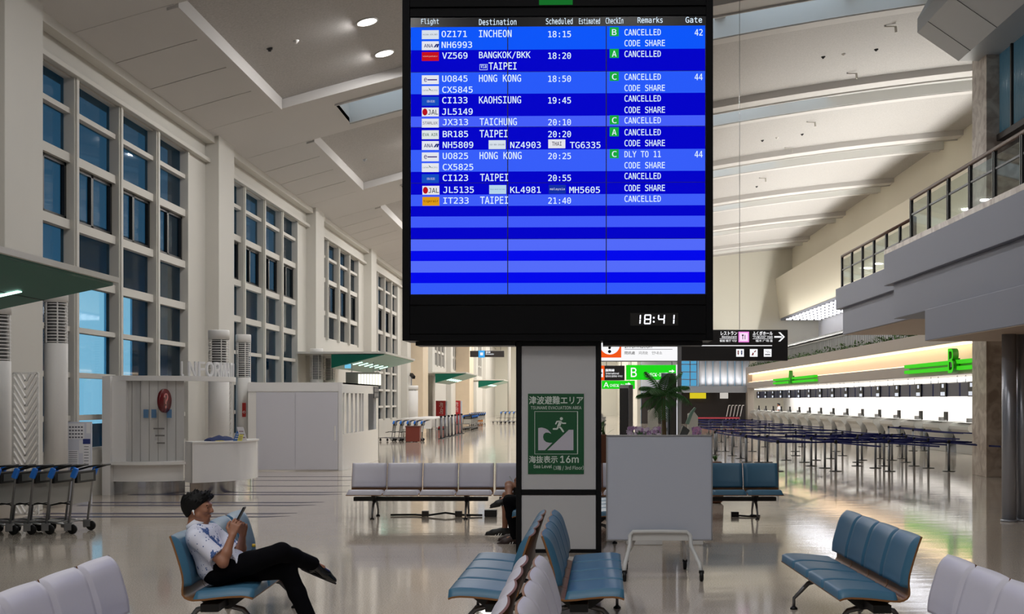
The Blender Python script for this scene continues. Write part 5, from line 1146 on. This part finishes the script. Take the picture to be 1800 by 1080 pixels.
# ------------------------------------------------------------------ people: smooth blended bodies
class Blob:
    def __init__(s): s.p, s.cuts = [], []
    def cap(s, a, b, ra, rb=None, k=.02): s.p.append(('c', Vector(a), Vector(b), ra, ra if rb is None else rb, k)); return s
    def chain(s, pts, rs, k=.02):
        for i in range(len(pts)-1): s.cap(pts[i], pts[i+1], rs[i], rs[i+1], k)
        return s
    def ell(s, c, r, M=None, k=.02): s.p.append(('e', Vector(c), tuple(r), M, 0, k)); return s
    def cut(s, p, n, c=None, rad=9.0): s.cuts.append((Vector(p), Vector(n).normalized(), c, rad)); return s   # removes the side n points to
    def bbox(s):
        lo, hi = np.full(3, 1e9), np.full(3, -1e9)
        for q in s.p:
            if q[0] == 'c': pts, r = [q[1], q[2]], max(q[3], q[4])
            else: pts, r = [q[1]], max(q[2])
            for p in pts: lo = np.minimum(lo, np.array(p)-r-.04); hi = np.maximum(hi, np.array(p)+r+.04)
        return lo, hi
    def mesh(s, h):
        lo, hi = s.bbox(); n = np.ceil((hi-lo)/h).astype(int)+1
        D = np.full(tuple(n), .25, np.float32)
        ax = [lo[i]+h*np.arange(n[i]) for i in range(3)]
        for q in s.p:
            if q[0] == 'c': pts, r = [np.array(q[1]), np.array(q[2])], max(q[3], q[4])
            else: pts, r = [np.array(q[1])], max(q[2])
            k = q[5]; mrg = r+k+3*h
            a = np.maximum(0, np.floor((np.min(pts, 0)-mrg-lo)/h).astype(int)); b = np.minimum(n, np.ceil((np.max(pts, 0)+mrg-lo)/h).astype(int)+1)
            X, Y, Z = np.meshgrid(ax[0][a[0]:b[0]], ax[1][a[1]:b[1]], ax[2][a[2]:b[2]], indexing='ij', sparse=True)
            if q[0] == 'c':
                A, B = pts; d = B-A; L2 = max(1e-9, float(d @ d))
                t = np.clip(((X-A[0])*d[0]+(Y-A[1])*d[1]+(Z-A[2])*d[2])/L2, 0, 1)
                dist = np.sqrt((X-A[0]-t*d[0])**2+(Y-A[1]-t*d[1])**2+(Z-A[2]-t*d[2])**2)-(q[3]+(q[4]-q[3])*t)
            else:
                c = pts[0]; u, v, w = X-c[0], Y-c[1], Z-c[2]
                if q[3] is not None:
                    R = np.array(q[3].transposed()); u, v, w = R[0][0]*u+R[0][1]*v+R[0][2]*w, R[1][0]*u+R[1][1]*v+R[1][2]*w, R[2][0]*u+R[2][1]*v+R[2][2]*w
                rr = q[2]; k0 = np.sqrt((u/rr[0])**2+(v/rr[1])**2+(w/rr[2])**2); k1 = np.sqrt((u/rr[0]**2)**2+(v/rr[1]**2)**2+(w/rr[2]**2)**2)
                dist = k0*(k0-1)/np.maximum(k1, 1e-6)
            S = D[a[0]:b[0], a[1]:b[1], a[2]:b[2]]
            hh = np.maximum(k-np.abs(S-dist), 0)/k if k > 0 else 0
            D[a[0]:b[0], a[1]:b[1], a[2]:b[2]] = np.minimum(S, dist)-hh*hh*k*.25
        X, Y, Z = np.meshgrid(*ax, indexing='ij', sparse=True)
        for p, nn, c, rad in s.cuts:
            pl = (X-p[0])*nn[0]+(Y-p[1])*nn[1]+(Z-p[2])*nn[2]
            if c is not None: pl = np.where((X-c[0])**2+(Y-c[1])**2+(Z-c[2])**2 < rad*rad, pl, -9)
            D = np.maximum(D, pl)
        return surface_nets(D, lo, h)
    def build(s, name, m, parent, h):
        v, f = s.mesh(h); mb = MB(); mb.add([tuple(x) for x in v], [tuple(q) for q in f], True)
        return mb.build(name, m, parent)
def surface_nets(D, lo, h):
    S = D < 0; nx, ny, nz = D.shape
    c = np.zeros((nx-1, ny-1, nz-1), np.int8)
    offs = [(i, j, k) for i in (0, 1) for j in (0, 1) for k in (0, 1)]
    for i, j, k in offs: c += S[i:nx-1+i, j:ny-1+j, k:nz-1+k]
    idx = np.argwhere((c > 0) & (c < 8)); N = len(idx)
    num = np.full(c.shape, -1, np.int64); num[idx[:, 0], idx[:, 1], idx[:, 2]] = np.arange(N)
    vals = np.stack([D[idx[:, 0]+i, idx[:, 1]+j, idx[:, 2]+k] for i, j, k in offs], 1)
    P_ = np.zeros((N, 3)); C_ = np.zeros(N)
    O = np.array(offs, float)
    for a in range(8):
        for b in range(a+1, 8):
            if abs(O[a]-O[b]).sum() != 1: continue
            da, db = vals[:, a], vals[:, b]; m = (da < 0) != (db < 0); t = np.where(m, da/np.where(m, da-db, 1), 0)
            P_ += np.where(m[:, None], O[a]+(O[b]-O[a])*t[:, None], 0); C_ += m
    V = (idx+P_/C_[:, None])*h+lo
    F_ = []
    for ax in range(3):
        sl0 = [slice(None)]*3; sl1 = [slice(None)]*3; sl0[ax] = slice(0, -1); sl1[ax] = slice(1, None)
        e = np.argwhere(S[tuple(sl0)] != S[tuple(sl1)])
        u, w = [q for q in range(3) if q != ax]
        e = e[(e[:, u] > 0) & (e[:, w] > 0) & (e[:, u] < D.shape[u]-1) & (e[:, w] < D.shape[w]-1)]
        def at(du, dw):
            q = e.copy(); q[:, u] += du; q[:, w] += dw; return num[q[:, 0], q[:, 1], q[:, 2]]
        F_.append(np.stack([at(-1, -1), at(0, -1), at(0, 0), at(-1, 0)], 1))
    F_ = np.concatenate(F_); F_ = F_[(F_ >= 0).all(1)]
    for _ in range(2):
        acc = np.zeros_like(V); cn = np.zeros(len(V))
        for i in range(4):
            j = (i+1) % 4; np.add.at(acc, F_[:, i], V[F_[:, j]]); np.add.at(acc, F_[:, j], V[F_[:, i]]); np.add.at(cn, F_[:, i], 1); np.add.at(cn, F_[:, j], 1)
        V = V*.6+acc/np.maximum(cn, 1)[:, None]*.4
    return V, F_
def lerp(a, b, t): return Vector(a).lerp(Vector(b), t)
def add_hand(B, w, d, pn, th, curl, sc=1.0, tcurl=.5):
    """palm and five fingers: w wrist, d direction of the fingers, pn palm normal, th direction of the thumb side"""
    d, pn, th = Vector(d).normalized(), Vector(pn).normalized(), Vector(th).normalized()
    for q in (-.5, -.17, .17, .5): B.cap(w+d*.01+th*q*.03*sc, w+d*.085*sc+th*q*.062*sc, .015*sc, .0125*sc, .012)
    for i, (q, L) in enumerate(((.5, .072), (.17, .08), (-.17, .075), (-.5, .058))):
        p = w+d*.088*sc+th*q*.064*sc; a = 0; pts = [p]; 
        for s_, f in enumerate((.45, .32, .25)):
            a += curl*(1+.08*i); dr = d*math.cos(a)+pn*math.sin(a); p = p+dr*L*f*sc; pts.append(p)
        B.chain(pts, [.0098*sc, .0088*sc, .008*sc, .007*sc], .005)
    p0 = w+d*.02*sc+th*.03*sc; p1 = p0+(d*.6+th*.75+pn*.3).normalized()*.042*sc; p2 = p1+(d*.85+th*.2+pn*tcurl).normalized()*.034*sc; p3 = p2+(d*.8-th*.1+pn*tcurl).normalized()*.027*sc
    B.chain([p0, p1, p2, p3], [.015*sc, .0115*sc, .0105*sc, .008*sc], .008)
def head_frame(f, u): f = Vector(f).normalized(); u = Vector(u); u = (u-f*u.dot(f)).normalized(); return f, u, u.cross(f)
def add_head(B, c, f, u, s_=1.0):
    f, u, l = head_frame(f, u); M = Matrix((f, l, u)).transposed()
    g = lambda x, y, z: Vector(c)+(f*x+l*y+u*z)*s_
    e = lambda p, r, k=.015: B.ell(g(*p), [q*s_ for q in r], M, k)
    e((-.012, 0, .022), (.100, .076, .094)); e((.04, 0, -.035), (.062, .058, .075), .03); e((.052, 0, .015), (.052, .062, .06), .02)
    e((.072, 0, -.098), (.026, .026, .02), .025)                                    # chin
    B.chain([g(.03, .052, -.06), g(.07, .02, -.095)], [.022*s_, .02*s_], .025); B.chain([g(.03, -.052, -.06), g(.07, -.02, -.095)], [.022*s_, .02*s_], .025)
    B.chain([g(.098, 0, .022), g(.116, 0, -.012), g(.122, 0, -.025)], [.008*s_, .011*s_, .0125*s_], .012)   # nose
    for y in (-.012, .012): e((.108, y, -.03), (.011, .009, .008), .008)
    B.chain([g(.098, -.032, .028), g(.103, 0, .024), g(.098, .032, .028)], [.010*s_]*3, .015)               # brow
    e((.102, 0, -.058), (.012, .024, .007), .008); e((.099, 0, -.07), (.012, .021, .008), .008)             # lips
    for y in (-.042, .042): e((.078, y, -.02), (.026, .022, .02), .02)                                      # cheeks
    for y in (-1, 1):
        e((-.012, y*.074, -.012), (.018, .008, .03), .008); e((-.006, y*.078, -.034), (.01, .007, .012), .006)
    return g, M
def torso_frame(J): return None
M_skin = mat('skin', (152, 104, 80), .5, var=.05, vscale=14)
M_hair = mat('black_hair', (5, 4, 4), .6, spec=.25, bump=.3, bscale=140)
M_eye = mat('eye_dark', (24, 18, 16), .2)
def shirt_mat():
    m = mat('patterned_shirt', (226, 226, 240), .7); nt = m.node_tree; b = nt.nodes['Principled BSDF']; tc = nt.nodes.new('ShaderNodeTexCoord')
    n1 = nt.nodes.new('ShaderNodeTexNoise'); n1.inputs['Scale'].default_value = 6.0; n1.inputs['Detail'].default_value = 6; n1.inputs['Roughness'].default_value = .7
    r1 = nt.nodes.new('ShaderNodeValToRGB'); r1.color_ramp.interpolation = 'CONSTANT'; r1.color_ramp.elements[0].position = 0; r1.color_ramp.elements[0].color = (0, 0, 0, 1); r1.color_ramp.elements[1].position = .565; r1.color_ramp.elements[1].color = (1, 1, 1, 1)
    n2 = nt.nodes.new('ShaderNodeTexVoronoi'); n2.inputs['Scale'].default_value = 30
    r2 = nt.nodes.new('ShaderNodeMath'); r2.operation = 'LESS_THAN'; r2.inputs[1].default_value = .17
    mx = nt.nodes.new('ShaderNodeMath'); mx.operation = 'MAXIMUM'
    mc = nt.nodes.new('ShaderNodeMix'); mc.data_type = 'RGBA'; mc.inputs[6].default_value = (*lin((222, 224, 240)), 1); mc.inputs[7].default_value = (*lin((62, 92, 150)), 1)
    for a in (n1, n2): nt.links.new(tc.outputs['Object'], a.inputs['Vector'])
    nt.links.new(n1.outputs['Fac'], r1.inputs[0]); nt.links.new(n2.outputs['Distance'], r2.inputs[0]); nt.links.new(r1.outputs[0], mx.inputs[0]); nt.links.new(r2.outputs[0], mx.inputs[1])
    nt.links.new(mx.outputs[0], mc.inputs[0]); nt.links.new(mc.outputs[2], b.inputs['Base Color']); return m
def figure(label, J, shirt, trousers, shoe, vox, sleeve=.6, legs='long', hair=True, hands=None, stripes=False, collar=False):
    """J: joints in world metres; builds body, hair, shirt, trousers, shoes"""
    V = {k: Vector(v) for k, v in J.items()}
    t = thing('person', label, 'person', tuple(J.get('root', V['pelvis'])))
    f = V['face']; up = V['up']
    side = (V['shL']-V['shR']).normalized(); fwd0 = Vector((f[0], f[1], 0)).normalized()
    B = Blob(); g, M = add_head(B, V['head'], f, up, .97)
    B.cap(g(-.03, 0, -.05), V['neck']-fwd0*.008, .047, .053, .02)
    tf = (V['neck']-V['pelvis']).normalized(); fw = side.cross(tf).normalized()
    if fw.dot(f) < 0: fw = -fw
    TM = Matrix((fw, side, tf)).transposed()
    ch, wa = lerp(V['pelvis'], V['neck'], .7), lerp(V['pelvis'], V['neck'], .38)
    ch = V.get('chest', ch); wa = V.get('waist', wa)
    B.ell(ch, (.09, .145, .15), TM, .05); B.ell(wa, (.095, .13, .14), TM, .05); B.ell(V['pelvis'], (.1, .145, .1), TM, .05)
    B.cap(V['shR'], V['shL'], .045, .045, .04); B.cap(V['neck'], ch, .06, .08, .05)
    for s_ in 'RL':
        B.chain([V['sh'+s_], lerp(V['sh'+s_], V['el'+s_], .5), V['el'+s_], lerp(V['el'+s_], V['wr'+s_], .35), V['wr'+s_]], [.05, .045, .037, .039, .026], .025)
        B.chain([V['hip'+s_], V['kn'+s_]], [.07, .052], .03)
        cl = lerp(V['kn'+s_], V['an'+s_], .3); B.chain([V['kn'+s_], cl, V['an'+s_]], [.05, .053, .036], .03)
        B.cap(V['an'+s_], V['toe'+s_]*.4+V['an'+s_]*.6, .036, .03, .02)
        hd = (hands or {}).get(s_)
        if hd: add_hand(B, V['wr'+s_], *hd)
        else: add_hand(B, V['wr'+s_], V['wr'+s_]-V['el'+s_], -Z_, side*(-1 if s_ == 'L' else 1), .35)
    body = B.build('body', M_skin, t, vox)
    E = MB()
    for y in (-.031, .031):
        E = MB(); E.ell(g(.094, y, .004), (.007, .013, .0045)); E.build('eye', M_eye, t)
        E = MB(); E.tube([g(.092, y-.018, .024), g(.099, y, .029), g(.091, y+.018, .025)], .004, 6); E.build('eyebrow', M_hair, t)
    if hair:
        H = Blob(); r_ = random.Random(2)
        H.ell(g(-.018, 0, .03), (.119, .089, .1), M, .02)
        H.ell(g(.058, 0, .092), (.05, .066, .03), M, .03); H.ell(g(-.052, 0, -.02), (.064, .072, .08), M, .03)
        for i in range(90):
            a = r_.uniform(-1.35, 1.35); b = r_.uniform(.15, 2.9); dd = Vector((math.cos(b)*math.cos(a), math.sin(a), abs(math.sin(b))*math.cos(a)))
            p = g(-.018+.115*dd.x, .086*dd.y, .03+.098*dd.z); q = (f*(.5+.5*dd.x)+up*(.45+.4*dd.z)+f.cross(up)*-.3*dd.y).normalized()
            H.cap(p-q*.012, p+q*.032*r_.uniform(.2, 1.15), .012, .0035, .006)
        for i in range(45):
            a = r_.uniform(-1.2, 1.2); b = r_.uniform(-.5, 1.9); p = g(.05+.055*math.cos(b)*math.cos(a), .066*math.sin(a), .09+.036*math.sin(b)); q = (f*(.7*math.cos(b)+.2)+up*(.7*math.sin(b)+.25)+f.cross(up)*-.4*math.sin(a)).normalized()
            H.cap(p-q*.015, p+q*.024*r_.uniform(.1, 1), .011, .0035, .006)
        H.chain([g(.012, -.074, .03), g(.008, -.075, -.005)], [.014, .007], .01); H.chain([g(.012, .074, .03), g(.008, .075, -.005)], [.014, .007], .01)
        nf = (f*.66-up*.75).normalized(); H.cut(g(.088, 0, .062), nf)
        H.cut(g(-.108, 0, -.035), (-f*.8-up*.6)); H.cut(g(0, 0, -.088), -up)
        H.build('hair', M_hair, t, max(vox*.9, .005))
    S = Blob()
    S.ell(ch, (.116, .172, .165), TM, .06); S.ell(wa, (.124, .158, .15), TM, .06); S.ell(lerp(V['pelvis'], wa, .25), (.135, .172, .10), TM, .06)
    if 'lap' in V: S.ell(V['lap'], (.14, .198, .1), None, .05); S.cut(V['lap']+Vector((.05, 0, -.055)), (.65, 0, -.76))
    S.cap(V['shR'], V['shL'], .062, .062, .05)
    S.chain([V['neck']-fw*.01-tf*.02, V['neck']+tf*.012+fw*.005], [.072, .066], .012)
    for s_ in 'RL':
        e = lerp(V['sh'+s_], V['el'+s_], min(1, sleeve)); S.cap(V['sh'+s_], e+(e-V['sh'+s_]).normalized()*.05, .066, .073 if sleeve < 1 else .05, .035)
        if sleeve < 1: S.cut(e, e-V['sh'+s_], e+(e-V['sh'+s_]).normalized()*.075, .105)
        else: S.chain([V['el'+s_], V['wr'+s_]], [.05, .038], .02)
    S.cut(V['neck']+tf*.022+fw*.0, tf+fw*-.25, V['neck']+tf*.05, .11)
    sh = S.build('shirt', shirt, t, vox)
    if collar:
        cq = MB(); rows_ = [[], [], [], []]; ax = (tf*.9+fw*-.18).normalized(); cf = (fw-ax*fw.dot(ax)).normalized(); c0 = V['neck']+tf*.012-fw*.004
        for i in range(25):
            an = rd(-158+316*i/24)+PI; dr = cf*math.cos(an-PI)*-1+side*math.sin(an-PI); fr_ = max(0, -math.cos(an-PI+PI))
            dr = -cf*math.cos(rd(-158+316*i/24))+side*math.sin(rd(-158+316*i/24)); ft = max(0, dr.dot(cf))
            for rr, zz, L in ((.058, .036, 0), (.066, .038, 1), (.083+.012*ft, -.004-.022*ft, 2), (.078+.012*ft, -.006-.022*ft, 3)): rows_[L].append(c0+dr*rr+ax*zz)
        cq.grid(rows_); cq.grid([rows_[3], rows_[0]]); [cq.add([r_[q] for r_ in rows_], [(0, 1, 2, 3)]) for q in (0, 24)]
        cq.build('collar', mat('collar_white', (224, 226, 238), .7), sh)
        pq = MB(); pts_ = [c0+fw*.075-ax*.02, ch+fw*.124+tf*.06, ch+fw*.12-tf*.04, wa+fw*.126+tf*.02, wa+fw*.122-tf*.06]
        for a_ in pts_: pq.ell(a_, (.0055, .0055, .0055), nu=8, nv=5)
        pq.build('buttons', mat('button_white', (236, 236, 240), .3), sh)
    T = Blob()
    T.ell(V['pelvis'], (.118, .162, .11), TM, .05)
    for s_ in 'RL':
        if legs == 'long':
            cl = lerp(V['kn'+s_], V['an'+s_], .4); T.chain([V['hip'+s_], lerp(V['hip'+s_], V['kn'+s_], .5), V['kn'+s_]], [.094, .086, .074], .03); T.chain([V['kn'+s_], cl, V['an'+s_]+(V['an'+s_]-V['kn'+s_]).normalized()*.05], [.073, .068, .062], .03)
            T.cut(V['an'+s_]+(V['an'+s_]-V['kn'+s_]).normalized()*.026, V['an'+s_]-V['kn'+s_], V['an'+s_]+(V['an'+s_]-V['kn'+s_]).normalized()*.05, .1)
        else:
            e = lerp(V['hip'+s_], V['kn'+s_], .8); T.chain([V['hip'+s_], e], [.09, .08], .03); T.cut(e, e-V['hip'+s_], e, .11)
    T.build('trousers' if legs == 'long' else 'shorts', trousers, t, vox)
    for s_ in 'RL':
        a, to = V['an'+s_], V['toe'+s_]; d = (to-a); 
        un_ = V.get('footup'+s_, Vector((0, 0, 1))); d = (d-un_*d.dot(un_)); L = d.length; d.normalize(); sd = d.cross(un_).normalized(); FM = Matrix((d, sd, un_)).transposed()
        base = a-un_*.075; K = Blob()
        heel = base-d*.045+un_*.03; ball = base+d*(L*.62)+un_*.024; tip = base+d*(L*.95)+un_*.018
        K.ell(heel+un_*.025, (.052, .039, .058), FM, .03); K.cap(heel+un_*.04, ball+un_*.012, .041, .038, .03); K.cap(a+un_*.0, ball+un_*.02, .045, .032, .03); K.ell(ball+un_*.008, (.065, .046, .046), FM, .03); K.ell(tip-d*.025+un_*.006, (.06, .039, .034), FM, .02); K.cap(a-un_*.04, a+un_*.02, .048, .047, .02)
        K.cut(base+un_*.004, -un_); K.cut(a+un_*.03, un_)
        so = K.build('shoe', shoe, t, max(vox, .005))
        q = MB(); out = []
        for i in range(20): an = 2*PI*i/20; c_ = math.cos(an); out.append(base+d*(L*.44+(L*.52+.04)*c_)+sd*(.04*math.sin(an)*(1+.1*c_)))
        q.prism(out, un_*.012); q.build('sole', M_blackpl, so)
        if stripes:
            for sg in (-1, 1):
                q = MB()
                for i in range(3): p = base+d*(L*(.22+.14*i))+sd*sg*.0405; q.prism([p, p+d*.012, p+d*(.012-.03)+un_*.05-sd*sg*.008, p+d*-.03+un_*.05-sd*sg*.008], sd*sg*.004)
                q.build('side_stripes', M_white, so)
            q = MB(); [q.tube([base+d*(L*(.34+.07*i))+un_*(.066-.006*i)-sd*.018, base+d*(L*(.36+.07*i))+un_*(.069-.006*i), base+d*(L*(.34+.07*i))+un_*(.066-.006*i)+sd*.018], .004, 5) for i in range(4)]; q.build('laces', M_black, so)
    return t, g, body
M_trou = mat('dark_trousers', (7, 7, 11), .9, spec=.1); M_shoe = mat('black_leather_shoe', (10, 10, 11), .18, coat=.5)
man, g, bd = figure('man in a white and blue patterned shirt sitting cross-legged, looking at his phone', dict(
    root=(-2.75, 9.84, 0), pelvis=(-2.80, 9.82, .555), waist=(-2.845, 9.82, .66), chest=(-2.915, 9.82, .79), neck=(-2.962, 9.82, .905), head=(-2.956, 9.82, 1.052), lap=(-2.715, 9.82, .63), face=(.985, -.10, -.03), up=(.0, 0, 1),
    shR=(-2.915, 9.645, .835), shL=(-2.895, 9.985, .845), elR=(-2.70, 9.615, .645), wrR=(-2.652, 9.69, .845), elL=(-2.68, 10.03, .65), wrL=(-2.625, 9.90, .83),
    hipR=(-2.775, 9.73, .55), hipL=(-2.775, 9.91, .545), knR=(-2.305, 9.84, .70), anR=(-2.135, 10.16, .565), toeR=(-1.945, 10.25, .47), knL=(-2.285, 9.95, .545), anL=(-2.085, 9.95, .088), toeL=(-1.86, 9.93, .03),
    footupR=(.42, .12, .9), footupL=(0, 0, 1)), shirt_mat(), M_trou, M_shoe, .0055, sleeve=.74, collar=True,
    hands={'R': ((.22, .25, 1), (.3, .95, -.25), (-.85, .1, .3), .5, 1.0, .3), 'L': ((.1, -.4, .9), (.2, -.95, -.1), (-.8, -.2, .3), .55, 1.0, .3)})
q = MB(); c = g(-.004, -.083, -.02); q.ell(c, (.009, .006, .009)); q.cyl(c+Vector((0.002, -.002, .0)), c+Vector((.009, -.004, -.03)), .0045, .004, 8); q.build('earbud', mat('earbud_white', (240, 240, 240), .3), man)
b = g(.04, 0, 0)
# phone
u_ = Vector((.47, .03, .88)).normalized(); n_ = Vector((-.88, 0, .47)); l_ = u_.cross(n_).normalized(); PM = Matrix((l_, n_, u_)).transposed()
pc = Vector((-2.612, 9.775, .995)); ph = thing('phone', 'black smartphone held by the man in the patterned shirt', 'phone', tuple(pc))
m = MB(); m.box(pc, (.074, .009, .152), PM); m.build('case', M_blackpl, ph, .003)
m = MB(); m.box(pc+n_*.0051, (.068, .001, .144), PM); m.build('screen', emis('phone_screen', (130, 140, 160), .5), ph)
# drink bottle on the seat beside the man
bx_, by_, bz_ = -2.82, 11.0, .445
bt = thing('drink_bottle', 'small clear plastic bottle with yellow cap standing on the bench beside the man', 'bottle', (bx_, by_, bz_))
m = MB(); m.lathe([(.01, .0), (.03, .0), (.033, .01), (.033, .1), (.03, .12), (.014, .15), (.013, .165)], (bx_, by_, bz_), 18); m.build('bottle_body', glass_mat('bottle_plastic', (215, 228, 232), .9), bt)
m = MB(); m.lathe([(.034, .04), (.0345, .09)], (bx_, by_, bz_), 18); m.build('bottle_label', mat('bottle_label', (206, 214, 222), .5), bt)
m = MB(); m.lathe([(.016, .16), (.016, .185), (.01, .187)], (bx_, by_, bz_), 14); m.build('cap', mat('cap_yellow', (214, 176, 60), .4), bt)
# small metal armrest strip between the man's seat and the backrest gap
# two sitters behind the pylon, on the bench facing left
def sitter(label, Y, shirt, tr, legs, shoe, x0):
    J = dict(root=(x0, Y, 0), pelvis=(x0, Y, .555), waist=(x0+.02, Y, .66), chest=(x0+.04, Y, .80), neck=(x0+.04, Y, .92), head=(x0+.01, Y, 1.06), face=(-1, .02, -.12), up=(-.03, 0, 1),
        shR=(x0+.02, Y+.17, .845), shL=(x0+.02, Y-.17, .845), elR=(x0-.06, Y+.2, .62), wrR=(x0-.27, Y+.07, .70), elL=(x0-.06, Y-.2, .62), wrL=(x0-.27, Y-.05, .70),
        hipR=(x0-.02, Y+.09, .55), hipL=(x0-.02, Y-.09, .55), knR=(x0-.50, Y+.02, .57), knL=(x0-.46, Y-.03, .72), anR=(x0-.52, Y+.06, .088), toeR=(x0-.77, Y+.06, .03), anL=(x0-.44, Y-.34, .56), toeL=(x0-.69, Y-.36, .50), footupL=(-.2, -.2, .96))
    if legs == 'long': J.update(knL=(x0-.47, Y-.10, .555), anL=(x0-.38, Y-.1, .088), toeL=(x0-.62, Y-.1, .03), knR=(x0-.48, Y+.09, .555), anR=(x0-.36, Y+.09, .088), toeR=(x0-.60, Y+.09, .03))
    r, g_, b_ = figure(label, J, shirt, tr, shoe, .009, legs=legs, stripes=True, hands={'R': ((-.8, -.1, .6), (-.2, -.9, .2), (.5, 0, .8), .5, 1.0, .3), 'L': ((-.8, .1, .6), (-.2, .9, .2), (.5, 0, .8), .5, 1.0, .3)})
    return r, Vector((x0-.36, Y+.0, .76))
M_sneak, M_sneak2 = mat('sneaker_black', (14, 14, 15), .5), mat('sneaker_dark_brown', (46, 26, 24), .5)
s1, pc1 = sitter('person in shorts and black striped sneakers, legs crossed, mostly hidden behind the pylon', 17.35, mat('tee_grey', (190, 190, 192), .7), mat('shorts_black', (18, 18, 20), .7), 'short', M_sneak, -.45)
ph = thing('phone', 'phone with pale back held by the sitter in shorts behind the pylon', 'phone', tuple(pc1)); d_ = Vector((.52, 0, -.85)); nn_ = Vector((.85, 0, .52)); PM = Matrix((Y_, nn_, -d_)).transposed()
m = MB(); m.box(pc1+Vector((-.06, 0, .02)), (.074, .009, .15), PM); m.build('case', mat('phone_white', (220, 220, 224), .4), ph, .003); m = MB(); m.box(pc1+Vector((-.06, 0, .02))+nn_*.0052, (.068, .001, .142), PM); m.build('screen', mat('phone_glass', (10, 10, 12), .1), ph)
sitter('person in black trousers and dark striped sneakers, almost hidden behind the pylon', 16.6, mat('tee_dark', (40, 40, 46), .7), M_trou, 'long', M_sneak2, -.40)
# staff behind the check-in counters
def staff(label, px, Y, top):
    x = P(px, 0, Y)[0]
    J = dict(root=(x, Y, 0), pelvis=(x, Y, .92), neck=(x, Y, 1.40), head=(x-.02, Y, 1.53), face=(-1, -.1, -.2), up=(0, 0, 1), shR=(x, Y+.18, 1.34), shL=(x, Y-.18, 1.34), elR=(x-.08, Y+.24, 1.08), wrR=(x-.25, Y+.2, 1.0), elL=(x-.08, Y-.24, 1.08), wrL=(x-.25, Y-.2, 1.0),
        hipR=(x, Y+.09, .9), hipL=(x, Y-.09, .9), knR=(x-.02, Y+.1, .48), knL=(x-.02, Y-.1, .48), anR=(x, Y+.1, .09), anL=(x, Y-.1, .09), toeR=(x-.22, Y+.1, .03), toeL=(x-.22, Y-.1, .03))
    figure(label, J, top, M_trou, M_shoe, .016, sleeve=.6)
staff('person in a white top standing behind the far check-in counters', 1369, 91.0, mat('staff_white', (226, 226, 230), .7))
